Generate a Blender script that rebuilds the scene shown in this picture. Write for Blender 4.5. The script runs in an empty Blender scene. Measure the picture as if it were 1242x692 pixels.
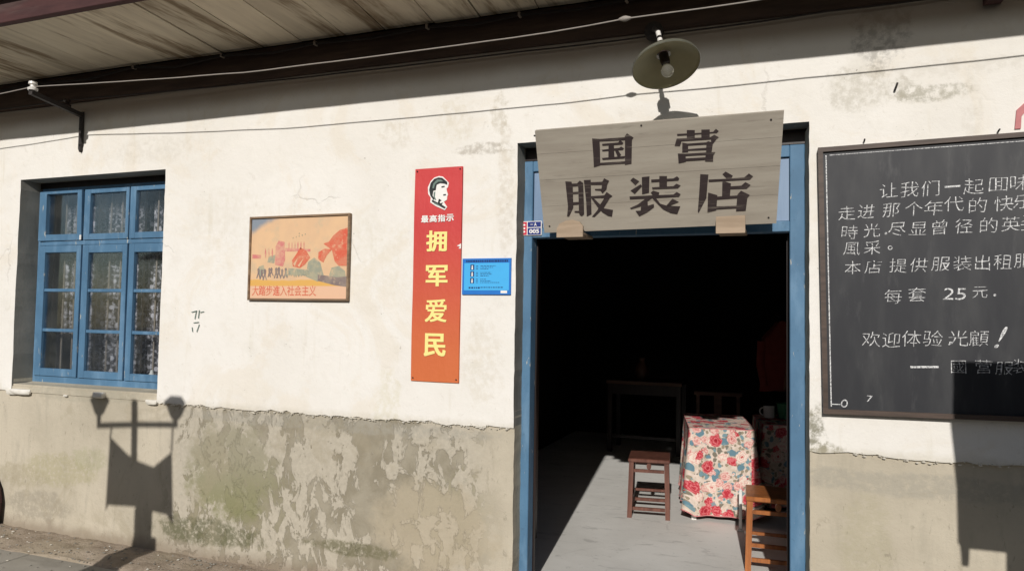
import bpy, bmesh, math, random, json
import numpy as np
from mathutils import Vector, Matrix, noise
R = random.Random(7)
sc = bpy.context.scene
C = sc.collection

# ------------------------------------------------------------------ camera
YAW, PITCH, ROLL = [math.radians(a) for a in (20.615, 2.514, 0.925)]
fw = Vector((-math.sin(YAW)*math.cos(PITCH), math.cos(YAW)*math.cos(PITCH), math.sin(PITCH)))
rt = Vector((math.cos(YAW), math.sin(YAW), 0)); up = rt.cross(fw)
r2 = rt*math.cos(ROLL)+up*math.sin(ROLL); u2 = -rt*math.sin(ROLL)+up*math.cos(ROLL)
cd = bpy.data.cameras.new('camera'); cam = bpy.data.objects.new('camera', cd); C.objects.link(cam)
m = Matrix((r2, u2, -fw)).transposed().to_4x4(); m.translation = Vector((0, -3.8, 1.6)); cam.matrix_world = m
cd.sensor_width = 36; cd.lens = 880/1242*36; cd.clip_start = .05; cd.clip_end = 500
sc.camera = cam

# ------------------------------------------------------------------ light
w = bpy.data.worlds.new('World'); sc.world = w; w.use_nodes = True
wn = w.node_tree.nodes; bg = wn['Background']; sky = wn.new('ShaderNodeTexSky')
sky.sky_type = 'NISHITA'; sky.sun_disc = False
SUN = Vector((-.129, 1, -.483)).normalized()          # direction the light travels
sky.sun_elevation = math.asin(-SUN.z); sky.sun_rotation = math.pi-math.atan2(.129, 1)
w.node_tree.links.new(sky.outputs[0], bg.inputs[0]); bg.inputs[1].default_value = .05
sl = bpy.data.lights.new('sun', 'SUN'); sl.energy = 3.65; sl.angle = math.radians(.65); sl.color = (1, .958, .91)
so = bpy.data.objects.new('sun', sl); C.objects.link(so); so.rotation_euler = SUN.to_track_quat('-Z', 'Y').to_euler(); so.location = (3, -12, 8)
sc.view_settings.view_transform = 'Standard'; sc.view_settings.look = 'None'; sc.view_settings.exposure = 0; sc.view_settings.gamma = 1
sc.cycles.max_bounces = 8

# ------------------------------------------------------------------ node helpers
class NT:
    def __init__(s, name, rough=.8, spec=.3):
        s.m = bpy.data.materials.new(name); s.m.use_nodes = True; s.t = s.m.node_tree; s.n = s.t.nodes; s.b = s.n['Principled BSDF']
        s.b.inputs['Roughness'].default_value = rough; s.b.inputs['Specular IOR Level'].default_value = spec
        s.co = s.n.new('ShaderNodeTexCoord').outputs['Object']
    def L(s, a, b): s.t.links.new(a, b)
    def setin(s, sock, v):
        if hasattr(v, 'links') or isinstance(v, bpy.types.NodeSocket): s.L(v, sock)
        else: sock.default_value = v
    def mp(s, scale=(1, 1, 1), loc=(0, 0, 0), rot=(0, 0, 0), co=None):
        n = s.n.new('ShaderNodeMapping'); s.L(co or s.co, n.inputs[0]); n.inputs['Scale'].default_value = scale; n.inputs['Location'].default_value = loc; n.inputs['Rotation'].default_value = rot
        return n.outputs[0]
    def noise(s, scale, detail=4, rough=.55, co=None, dist=0, color=False):
        n = s.n.new('ShaderNodeTexNoise'); s.L(co or s.co, n.inputs['Vector']); n.inputs['Scale'].default_value = scale; n.inputs['Detail'].default_value = detail
        n.inputs['Roughness'].default_value = rough; n.inputs['Distortion'].default_value = dist
        return n.outputs['Color' if color else 'Fac']
    def vor(s, scale, feat='F1', co=None, out='Distance', rnd=1):
        n = s.n.new('ShaderNodeTexVoronoi'); n.feature = feat; s.L(co or s.co, n.inputs['Vector']); n.inputs['Scale'].default_value = scale; n.inputs['Randomness'].default_value = rnd
        return n.outputs[out]
    def wave(s, scale, dist=2, co=None, dirn='X', det=2):
        n = s.n.new('ShaderNodeTexWave'); s.L(co or s.co, n.inputs['Vector']); n.inputs['Scale'].default_value = scale; n.inputs['Distortion'].default_value = dist; n.bands_direction = dirn; n.inputs['Detail'].default_value = det
        return n.outputs['Fac']
    def ramp(s, fac, a, b):
        n = s.n.new('ShaderNodeMapRange'); n.interpolation_type = 'SMOOTHSTEP'; s.L(fac, n.inputs[0]); n.inputs[1].default_value = a; n.inputs[2].default_value = b
        return n.outputs[0]
    def math(s, op, a, b=0.0, c=None):
        n = s.n.new('ShaderNodeMath'); n.operation = op; s.setin(n.inputs[0], a); s.setin(n.inputs[1], b)
        if c is not None: s.setin(n.inputs[2], c)
        return n.outputs[0]
    def mix(s, f, a, b, mode='MIX'):
        n = s.n.new('ShaderNodeMix'); n.data_type = 'RGBA'; n.blend_type = mode; s.setin(n.inputs[0], f)
        for k, v in ((6, a), (7, b)):
            if isinstance(v, tuple): v = (*v[:3], 1)
            s.setin(n.inputs[k], v)
        return n.outputs[2]
    def xyz(s):
        n = s.n.new('ShaderNodeSeparateXYZ'); s.L(s.co, n.inputs[0]); return n.outputs
    def blob(s, x, z, rx, rz, nz=None, amt=.5):       # soft worn patch round (x, z) on a wall, ragged by noise
        X, _, Z = s.xyz()
        dx = s.math('DIVIDE', s.math('SUBTRACT', X, x), rx); dz = s.math('DIVIDE', s.math('SUBTRACT', Z, z), rz)
        d = s.math('SQRT', s.math('ADD', s.math('MULTIPLY', dx, dx), s.math('MULTIPLY', dz, dz)))
        if nz is not None: d = s.math('ADD', d, s.math('MULTIPLY', s.math('SUBTRACT', nz, .5), amt*2))
        return s.ramp(d, 1.05, .65)
    def col(s, v): s.setin(s.b.inputs['Base Color'], (*v, 1) if isinstance(v, tuple) else v); return s
    def bump(s, h, strength=.3, dist=.01):
        n = s.n.new('ShaderNodeBump'); n.inputs['Strength'].default_value = strength; n.inputs['Distance'].default_value = dist; s.L(h, n.inputs['Height']); s.L(n.outputs[0], s.b.inputs['Normal'])
        return s

def simple(name, c, rough=.6, spec=.3, var=.12, scale=20, bump=0, metal=0):
    t = NT(name, rough, spec); nz = t.noise(scale)
    t.col(t.mix(nz, tuple(x*(1-var*1.6) for x in c), tuple(min(1, x*(1+var*1.6)) for x in c)))
    t.b.inputs['Metallic'].default_value = metal
    if bump: t.bump(nz, bump, .004)
    return t.m

M = {}
# white lime plaster with stains
t = NT('white_plaster', .9, .15)
big = t.noise(.9, 5, .6); mid = t.noise(4.5, 6, .65); fine = t.noise(26, 6, .7); strk = t.noise(3, 5, .6, co=t.mp((4.5, 1, .55)))
rag = t.noise(9, 6, .72)
c = t.mix(t.ramp(big, .35, .7), (.80, .775, .725), (.745, .715, .655))
c = t.mix(t.math('MULTIPLY', t.ramp(mid, .52, .75), .5), c, (.66, .625, .55))
c = t.mix(t.math('MULTIPLY', t.ramp(strk, .58, .78), .38), c, (.60, .55, .43))
c = t.mix(t.math('MULTIPLY', t.ramp(fine, .63, .74), .35), c, (.5, .46, .38))
spk = t.math('MULTIPLY', t.ramp(t.noise(55, 3, .5), .70, .76), t.ramp(mid, .5, .62))
c = t.mix(t.math('MULTIPLY', spk, .7), c, (.26, .24, .2))
c = t.mix(t.math('MULTIPLY', t.ramp(t.noise(1.7, 7, .68, dist=1.0), .50, .62), .30), c, (.70, .62, .49))
c = t.mix(t.math('MULTIPLY', t.ramp(t.noise(14, 7, .7, dist=.6), .60, .68), .22), c, (.55, .5, .42))
# cracks
ck = t.n.new('ShaderNodeTexVoronoi'); ck.feature = 'DISTANCE_TO_EDGE'; ck.inputs['Scale'].default_value = .85
dis = t.mix(.22, t.co, t.noise(3.2, 5, .6, color=True), 'ADD'); t.L(dis, ck.inputs['Vector'])
crack = t.math('MULTIPLY', t.ramp(ck.outputs['Distance'], .007, .0015), t.ramp(t.noise(1.3, 2), .58, .66))
c = t.mix(t.math('MULTIPLY', crack, .16), c, (.33, .29, .23))
# mould and soot patches that sit where the wall has them
for (x, z, rx, rz, a, cc) in ((.43, 2.98, .14, .20, .5, (.2, .19, .17)), (.33, 2.72, .16, .13, .45, (.42, .39, .31)), (.62, 2.67, .18, .05, .7, (.33, .31, .24)), (.52, 2.70, .05, .08, .45, (.40, .37, .3)),
        (.75, 2.78, .4, .05, .25, (.5, .46, .38)), (.8, 2.56, .05, .18, .25, (.5, .46, .38)), (-1.62, 2.56, .2, .04, .6, (.36, .32, .26)), (-1.52, 2.75, .06, .12, .45, (.45, .4, .3)), (-1.8, 2.72, .14, .16, .3, (.55, .48, .33)),
        (-2.2, 2.68, .12, .1, .3, (.5, .44, .33)), (.14, 1.06, .05, .17, .8, (.17, .16, .1)), (.2, .985, .12, .04, .75, (.2, .18, .11)), (-1.47, 2.3, .06, .5, .35, (.5, .44, .34)), (-1.60, 1.35, .14, .3, .3, (.55, .49, .37)),
        (-2.35, 1.95, .35, .3, .2, (.62, .56, .42)), (-3.4, 2.2, .4, .25, .2, (.6, .55, .44)), (-5.72, 1.6, .12, .5, .25, (.55, .5, .4)), (-2.2, 1.05, .1, .25, .3, (.55, .5, .3)), (-4.1, 2.72, .5, .1, .25, (.52, .48, .4))):
    f = t.math('MULTIPLY', t.math('MULTIPLY', t.blob(x, z, rx, rz, rag, .9), t.ramp(fine, .36, .62)), a); c = t.mix(f, c, cc)
X, Y, Z = t.xyz()
c = t.mix(t.math('MULTIPLY', t.ramp(t.math('ADD', Z, t.math('MULTIPLY', t.math('SUBTRACT', rag, .5), .10)), 1.03, .975), .45), c, (.5, .46, .36))
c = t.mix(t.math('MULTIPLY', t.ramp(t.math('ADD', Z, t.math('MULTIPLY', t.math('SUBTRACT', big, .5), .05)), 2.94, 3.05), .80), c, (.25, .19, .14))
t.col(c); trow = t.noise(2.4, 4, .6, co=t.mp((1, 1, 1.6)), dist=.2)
t.bump(t.math('ADD', t.math('ADD', t.math('MULTIPLY', trow, .35), t.math('MULTIPLY', mid, .9)), t.math('SUBTRACT', t.math('MULTIPLY', fine, .25), t.math('MULTIPLY', crack, .3))), .6, .012)
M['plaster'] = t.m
# cement render of the plinth, flaking and damp
t = NT('cement_render', .92, .15)
big = t.noise(1.2, 5, .6); mid = t.noise(5, 7, .66, dist=.4); fine = t.noise(30, 6, .7); rag = t.noise(8, 7, .7)
X, Y, Z = t.xyz()
base = t.mix(t.ramp(big, .35, .68), (.53, .475, .375), (.42, .375, .29)); base = t.mix(t.math('MULTIPLY', t.ramp(t.noise(4, 5, .6, co=t.mp((3.5, 1, .7))), .5, .72), .35), base, (.34, .31, .245))
side = t.math('MULTIPLY', t.ramp(X, -4.0, -3.75), t.ramp(X, -1.45, -1.75))
flk_n = t.noise(8.5, 12, .66, dist=.5, co=t.mp((1.0, 1, .62), rot=(0, -.35, 0))); fk = t.math('ADD', flk_n, t.math('MULTIPLY', t.math('SUBTRACT', t.noise(1.2, 3), .5), .55))
flake = t.ramp(fk, .508, .546); edge = t.math('MULTIPLY', t.ramp(fk, .505, .520), t.ramp(fk, .545, .525)); fine2 = t.noise(15, 9, .75, dist=.4); pits = t.ramp(fine2, .60, .635)
damp = t.mix(t.ramp(mid, .35, .65), (.34, .305, .235), (.255, .225, .165))
green = t.math('MAXIMUM', t.blob(-3.35, .42, .55, .42, rag, .8), t.blob(-1.75, .45, .35, .3, rag, .9))
damp = t.mix(t.math('MULTIPLY', green, .45), damp, (.26, .24, .15))
light = t.mix(t.ramp(fine, .3, .7), (.485, .44, .355), (.415, .375, .30)); light = t.mix(t.math('MULTIPLY', pits, .55), light, (.33, .305, .24))
flk = t.mix(flake, light, damp); flk = t.mix(t.math('MULTIPLY', edge, .12), flk, (.20, .18, .13))
c = t.mix(side, base, flk)
solid = t.math('MULTIPLY', t.math('MULTIPLY', t.blob(-3.35, .58, .40, .34, rag, .7), t.ramp(t.noise(9, 9, .72, dist=.5), .64, .55)), side)
c = t.mix(t.math('MULTIPLY', solid, .9), c, t.mix(t.ramp(Z, .75, .3), (.31, .285, .205), (.225, .22, .115)))
c = t.mix(t.math('MULTIPLY', t.blob(-1.9, .38, .45, .3, rag, .6), .7), c, (.43, .37, .27))
for (x, z, rx, rz, a, cc) in ((-3.55, .17, .5, .10, .8, (.12, .12, .065)), (-2.4, .2, .35, .05, .8, (.15, .14, .08)), (-4.9, .45, .4, .12, .45, (.34, .31, .17)), (-5.3, .38, .3, .1, .4, (.33, .29, .19)), (-4.6, .55, .2, .1, .35, (.3, .3, .16)), (-5.1, .18, .35, .12, .45, (.24, .215, .17)),
        (.55, .86, .9, .06, .5, (.33, .31, .26)), (.35, .55, .12, .3, .3, (.36, .33, .21)), (-4.7, 1.0, .7, .06, .4, (.34, .32, .25)), (-2.7, .93, 1.3, .05, .5, (.35, .33, .28))):
    c = t.mix(t.math('MULTIPLY', t.math('MULTIPLY', t.blob(x, z, rx, rz, rag, .8), t.ramp(fine, .3, .55)), a), c, cc)
c = t.mix(t.math('MULTIPLY', t.ramp(fine, .6, .75), .4), c, (.25, .22, .16))
scr = t.noise(20, 9, .72, dist=.6, co=t.mp((1.6, 1, .7), rot=(0, .5, 0)))
c = t.mix(t.math('MULTIPLY', t.math('MULTIPLY', t.ramp(scr, .60, .64), t.ramp(mid, .42, .55)), .55), c, (.26, .23, .175))
c = t.mix(t.math('MULTIPLY', t.ramp(t.noise(2.1, 7, .7, dist=.8), .54, .64), .35), c, (.33, .285, .20))
c = t.mix(t.math('MULTIPLY', t.ramp(t.math('ADD', Z, t.math('MULTIPLY', rag, .12)), .17, .06), .7), c, (.24, .19, .14))
t.col(c); t.bump(t.math('ADD', t.math('MULTIPLY', fine, .3), t.math('SUBTRACT', t.math('MULTIPLY', mid, .6), t.math('MULTIPLY', t.math('MULTIPLY', flake, side), .22))), .8, .012)
M['render'] = t.m
# dusty ground
t = NT('dirt_strip', .95, .1); a = t.noise(6, 7, .7); b = t.noise(40, 4, .7)
c = t.mix(t.ramp(a, .3, .7), (.42, .35, .275), (.28, .225, .17)); c = t.mix(t.ramp(b, .6, .72), c, (.42, .37, .3)); c = t.mix(t.math('MULTIPLY', t.ramp(t.noise(2.5, 4), .5, .65), .5), c, (.33, .28, .2))
t.col(c).bump(t.math('ADD', a, t.math('MULTIPLY', b, .4)), .8, .02); M['dirt'] = t.m
def concrete(name, c1, c2, sc_=1.0):
    t = NT(name, .85, .2); a = t.noise(1.6*sc_, 6, .6); b = t.noise(14*sc_, 6, .7); d = t.noise(2.6, 5, .6, co=t.mp((1, 2.5, 1)))
    c = t.mix(t.ramp(a, .3, .7), c1, c2); c = t.mix(t.math('MULTIPLY', t.ramp(b, .58, .72), .35), c, tuple(x*.6 for x in c2)); c = t.mix(t.math('MULTIPLY', t.ramp(d, .56, .68), .4), c, tuple(x*.7 for x in c2))
    t.col(c).bump(b, .3, .006); return t.m
M['floor'] = concrete('shop_floor_concrete', (.66, .65, .61), (.56, .55, .51))
M['street'] = concrete('street_concrete', (.15, .145, .135), (.11, .107, .10))
def scuffed(name, c1, c2):
    t = NT(name, .82, .25); a = t.noise(1.4, 6, .6); b = t.noise(18, 6, .7); d = t.noise(5, 7, .7, co=t.mp((.7, 2.2, 1)), dist=.8)
    c = t.mix(t.ramp(a, .35, .65), c1, c2); c = t.mix(t.math('MULTIPLY', t.ramp(d, .56, .66), .45), c, tuple(x*.55 for x in c2)); c = t.mix(t.math('MULTIPLY', t.ramp(b, .60, .7), .3), c, tuple(x*.5 for x in c2))
    k = t.n.new('ShaderNodeTexVoronoi'); k.feature = 'DISTANCE_TO_EDGE'; k.inputs['Scale'].default_value = .9; t.L(t.mix(.15, t.co, t.noise(4, 5, color=True), 'ADD'), k.inputs['Vector'])
    ck = t.ramp(k.outputs['Distance'], .010, .003); c = t.mix(t.math('MULTIPLY', ck, t.math('MULTIPLY', t.ramp(a, .5, .65), .22)), c, (.25, .24, .22)); t.col(c).bump(b, .35, .005); return t.m
M['floor'] = scuffed('shop_floor_concrete', (.76, .745, .70), (.66, .645, .60))
def wood(name, c1, c2, axis='X', rough=.7, scale=6, spec=.25, dirt=None, dirt_a=.6):
    t = NT(name, rough, spec); st = {'X': (.12, 1, 1), 'Y': (1, .12, 1), 'Z': (1, 1, .12)}[axis]
    g = t.noise(scale*4, 6, .65, co=t.mp(st)); h = t.noise(scale, 4, .6, co=t.mp(st)); k = t.noise(scale*14, 3, .6, co=t.mp(st))
    c = t.mix(t.ramp(g, .3, .7), c1, c2); c = t.mix(t.math('MULTIPLY', t.ramp(h, .45, .7), .5), c, tuple(x*.7 for x in c2)); c = t.mix(t.math('MULTIPLY', t.ramp(k, .6, .75), .35), c, tuple(x*.5 for x in c2))
    if dirt:
        c = t.mix(t.math('MULTIPLY', t.ramp(t.noise(3.2, 6, .7, co=t.mp(st)), .5, .62), dirt_a), c, dirt)
    oi = t.n.new('ShaderNodeObjectInfo'); v = t.math('MULTIPLY_ADD', oi.outputs['Random'], .22, .89)
    hs = t.n.new('ShaderNodeHueSaturation'); t.L(c, hs.inputs['Color']); t.L(v, hs.inputs['Value'])
    t.col(hs.outputs[0]).bump(g, .35, .003); return t.m
M['soffit'] = wood('weathered_soffit_boards', (.74, .66, .51), (.64, .56, .43), 'Y', .85, 3, .1, (.20, .14, .08), .85)
M['beam'] = wood('dark_beam_wood', (.095, .062, .048), (.06, .04, .032), 'X', .8)
M['fascia'] = wood('red_brown_fascia', (.085, .038, .036), (.055, .026, .026), 'X', .75, dirt=(.12, .085, .075), dirt_a=.5)
M['sign'] = wood('pale_sign_board', (.41, .37, .305), (.34, .30, .245), 'X', .7, 4, dirt=(.25, .215, .17), dirt_a=.45)
M['chairwood'] = wood('worn_brown_chair_wood', (.12, .065, .045), (.075, .042, .03), 'X', .45)
M['lath'] = wood('raw_pale_wood', (.46, .35, .25), (.36, .27, .185), 'X', .7)
M['stoolA'] = wood('red_brown_stool_wood', (.17, .072, .05), (.10, .04, .028), 'Z', .35, 6, .5)
M['stoolB'] = wood('orange_brown_stool_wood', (.42, .15, .045), (.25, .085, .028), 'Z', .3, 6, .5)
M['darkwood'] = wood('dark_furniture_wood', (.022, .012, .009), (.012, .007, .006), 'Z', .45, 5, .4)
M['blindframe'] = wood('blackboard_frame_wood', (.10, .07, .055), (.055, .04, .032), 'X', .5)
M['posterframe'] = wood('thin_poster_frame_wood', (.30, .21, .13), (.17, .11, .07), 'X', .6)
# painted joinery, chipped
t = NT('chipped_blue_paint', .6, .3); a = t.noise(3, 5, .6); b = t.noise(14, 7, .7, co=t.mp((2.2, 2.2, .5))); d = t.noise(60, 3)
c = t.mix(t.ramp(a, .3, .7), (.09, .195, .315), (.07, .155, .255)); c = t.mix(t.math('MULTIPLY', t.ramp(t.noise(9, 5, .6, co=t.mp((1, 1, .3))), .48, .7), .45), c, (.19, .32, .46))
chip = t.ramp(b, .63, .655); c = t.mix(chip, c, (.42, .43, .40)); c = t.mix(t.math('MULTIPLY', t.ramp(d, .62, .7), .3), c, (.05, .09, .13))
t.col(c).bump(t.math('SUBTRACT', t.math('MULTIPLY', d, .15), t.math('MULTIPLY', chip, .6)), .4, .004); M['blue'] = t.m
t = NT('faded_blue_panel', .5, .4); a = t.noise(3, 5, .6, co=t.mp((3, 3, .4)))
t.col(t.mix(t.ramp(a, .3, .7), (.22, .31, .44), (.15, .23, .35))); M['bluepanel'] = t.m
# glass
t = NT('window_glass', .03, .5); t.col((.9, .95, .95)); t.b.inputs['Transmission Weight'].default_value = 0
lw = t.n.new('ShaderNodeLayerWeight'); lw.inputs[0].default_value = .25; tr = t.n.new('ShaderNodeBsdfTransparent'); tr.inputs[0].default_value = (.92, .94, .95, 1)
gl = t.n.new('ShaderNodeBsdfGlossy'); gl.inputs['Roughness'].default_value = .04; gl.inputs[0].default_value = (.9, .95, 1, 1); mx = t.n.new('ShaderNodeMixShader')
t.L(t.math('ADD', t.math('MULTIPLY', lw.outputs['Fresnel'], .5), .03), mx.inputs[0]); t.L(tr.outputs[0], mx.inputs[1]); t.L(gl.outputs[0], mx.inputs[2])
df = t.n.new('ShaderNodeBsdfDiffuse'); df.inputs[0].default_value = (.5, .48, .42, 1); mx2 = t.n.new('ShaderNodeMixShader'); t.L(t.math('MULTIPLY', t.ramp(t.noise(7, 5), .35, .8), .025), mx2.inputs[0]); t.L(mx.outputs[0], mx2.inputs[1]); t.L(df.outputs[0], mx2.inputs[2])
t.L(mx2.outputs[0], t.n['Material Output'].inputs[0]); M['glass'] = t.m
# lace
t = NT('lace_curtain', .9, .1); t.col((.80, .76, .80)); uvn = t.n.new('ShaderNodeUVMap').outputs[0]
v1 = t.ramp(t.vor(15, co=uvn), .34, .20); v2 = t.ramp(t.noise(34, 2, .5, co=uvn), .50, .62); al = t.math('MAXIMUM', t.math('MULTIPLY', v1, .85), t.math('MULTIPLY', v2, .5)); al = t.math('ADD', al, .10)
t.L(al, t.b.inputs['Alpha']); M['lace'] = t.m
# flowered cloth
t = NT('flowered_cotton', .85, .1); uv = t.n.new('ShaderNodeUVMap').outputs[0]
wob = t.mix(.035, uv, t.noise(16, 3, co=uv, color=True), 'ADD')
def vnode(scale, feat='F1', rnd=.75, loc=(0, 0, 0)):
    n = t.n.new('ShaderNodeTexVoronoi'); n.feature = feat; n.inputs['Scale'].default_value = scale; n.inputs['Randomness'].default_value = rnd; t.L(t.mp(loc=loc, co=wob), n.inputs['Vector']); return n
c = t.mix(t.ramp(t.noise(22, 3, co=uv), .4, .6), (.68, .57, .49), (.56, .47, .38))
def leafs(c, scale, loc, thr, colr, sz=.5):
    v = vnode(scale, rnd=1, loc=loc); s2 = t.n.new('ShaderNodeSeparateColor'); t.L(v.outputs['Color'], s2.inputs[0])
    return t.mix(t.math('MULTIPLY', t.ramp(v.outputs['Distance'], sz+.04, sz-.04), t.ramp(s2.outputs[0], thr, thr+.02)), c, colr)
c = leafs(c, 34, (9.1, 2.1, 0), .5, (.30, .25, .18), .42); c = leafs(c, 22, (5.1, 6.1, 0), .5, (.20, .18, .14), .42)
c = leafs(c, 17, (3.3, 1.1, 0), .72, (.13, .23, .28), .5); c = leafs(c, 30, (1.3, 4.1, 0), .72, (.18, .28, .31), .5)
def roses(c, scale, loc, thr, sel, colA, colB, core, R0):
    fl = vnode(scale, rnd=.85, loc=loc); s2 = t.n.new('ShaderNodeSeparateColor'); t.L(fl.outputs['Color'], s2.inputs[0]); dd = fl.outputs['Distance']
    pet = t.math('ADD', dd, t.math('MULTIPLY', t.math('SUBTRACT', t.noise(42, 2, co=uv), .5), .34))
    rg = t.math('SINE', t.math('ADD', t.math('MULTIPLY', pet, 34), t.math('MULTIPLY', t.noise(34, 3, co=uv), 16)))
    fc = t.mix(t.ramp(rg, -.3, .8), colA, colB); fc = t.mix(t.ramp(pet, .15, .04), fc, core)
    return t.mix(t.math('MULTIPLY', t.ramp(pet, R0, R0-.05), t.ramp(s2.outputs[sel], thr, thr+.02)), c, fc)
c = roses(c, 12, (2.2, 7.7, 0), .25, 1, (.72, .48, .42), (.58, .24, .22), (.5, .1, .1), .46)
c = roses(c, 9.5, (0, 0, 0), .30, 0, (.76, .64, .55), (.68, .42, .36), (.50, .10, .09), .46)
c = roses(c, 9.6, (4.4, 1.9, 0), .16, 2, (.46, .04, .055), (.62, .16, .17), (.30, .02, .03), .46)
t.col(c); M['cloth'] = t.m

M['cement'] = concrete('reveal_cement', (.33, .31, .27), (.24, .23, .20), 2)
M['innerwall'] = simple('near_black_inner_wall', (.016, .014, .013), .95, .05)  # even near-black base colour for the inner walls
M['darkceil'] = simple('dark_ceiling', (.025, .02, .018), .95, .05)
M['iron'] = simple('dark_iron', (.035, .03, .028), .7, .3, .3, 30, .2)
M['rustbar'] = simple('rusty_window_bar', (.34, .28, .23), .8, .2, .25, 40)
M['wire_light'] = simple('pale_wire', (.30, .27, .24), .6)
M['wire_dark'] = simple('dark_wire', (.028, .022, .02), .7)
M['porcelain'] = simple('white_porcelain', (.72, .70, .66), .25, .5, .05)
M['whitepaint'] = simple('white_paint', (.74, .72, .68), .5, .3, .05)
M['red_banner'] = None
t = NT('red_to_orange_banner', .55, .3); X, Y, Z = t.xyz(); g = t.ramp(Z, -1.05, .0)
t.col(t.mix(g, t.mix(t.noise(3), (.62, .165, .055), (.56, .135, .045)), t.mix(t.noise(3), (.62, .075, .07), (.52, .045, .05)))).bump(t.math('ADD', t.noise(5, 5, .6, co=t.mp((1, 1, .5))), t.math('MULTIPLY', t.noise(40, 3), .1)), .5, .02); M['banner'] = t.m
M['yellow'] = simple('yellow_print', (.86, .76, .28), .6, .2, .05)
M['white'] = simple('white_print', (.82, .80, .76), .6, .2, .04)
M['ink'] = simple('black_ink', (.03, .035, .035), .6, .2, .1)
M['inkgreen'] = simple('grey_green_ink', (.16, .22, .19), .6, .2, .1)
M['cyan'] = simple('sky_blue_paper', (.065, .42, .80), .5, .3, .05, 8)
M['cyan2'] = simple('deep_blue_print', (.02, .17, .55), .5, .3, .05)
M['navy'] = simple('navy_ink', (.012, .045, .16), .5, .3, .1)
M['platered'] = simple('plate_red_enamel', (.58, .045, .08), .3, .5, .05); M['plateblue'] = simple('plate_blue_enamel', (.02, .035, .19), .3, .5, .05)
t = NT('slate_blackboard', .55, .35); a = t.noise(2.2, 5, .6, co=t.mp((3, 1, .8))); b = t.noise(9, 5, .65, co=t.mp((2, 1, .5)))
c = t.mix(t.ramp(a, .4, .72), (.017, .018, .022), (.038, .039, .041)); c = t.mix(t.math('MULTIPLY', t.ramp(b, .55, .8), .45), c, (.098, .098, .098)); t.col(c); M['board'] = t.m
t = NT('white_chalk', .95, .05); c = t.mix(t.ramp(t.noise(110, 3, .7), .38, .60), (.26, .26, .265), (.78, .78, .77)); t.col(c); M['chalk'] = t.m
t = NT('brown_brushed_paint', .7, .2); g = t.noise(34, 5, .7, co=t.mp((.10, 1, 1.6))); fade = t.ramp(t.noise(5, 3), .42, .7)
c = t.mix(t.math('MULTIPLY', t.ramp(g, .52, .62), t.math('ADD', t.math('MULTIPLY', fade, .6), .15)), t.mix(t.noise(9), (.055, .040, .038), (.035, .026, .026)), (.20, .17, .14)); t.col(c); M['brownpaint'] = t.m
M['shade_in'] = simple('olive_enamel', (.46, .41, .24), .4, .4, .12, 12); M['shade_out'] = simple('dark_green_enamel', (.13, .13, .10), .35, .5, .3, 15)
M['bake'] = simple('black_bakelite', (.03, .018, .014), .4)
t = NT('bulb_glass', .08, .5); t.col((.85, .83, .75)); t.b.inputs['Transmission Weight'].default_value = .9; t.b.inputs['IOR'].default_value = 1.25; M['bulb'] = t.m
M['clay'] = simple('brown_glazed_clay', (.13, .06, .035), .4, .5, .3, 8)
M['mug'] = simple('white_enamel', (.7, .7, .68), .25, .5, .04); M['greenp'] = simple('green_plastic', (.05, .22, .11), .4, .4, .1)
M['garment'] = simple('dark_red_cloth', (.20, .045, .035), .9, .1, .2, 15); M['tan'] = simple('tan_cloth', (.22, .13, .08), .9, .1, .1)
M['pink'] = simple('pink_piping', (.62, .25, .25), .8, .1, .1)
M['lampmetal'] = simple('grey_street_metal', (.12, .13, .13), .5, .4, .15)
M['redflag'] = simple('faded_red_fabric', (.5, .06, .05), .8)
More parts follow.
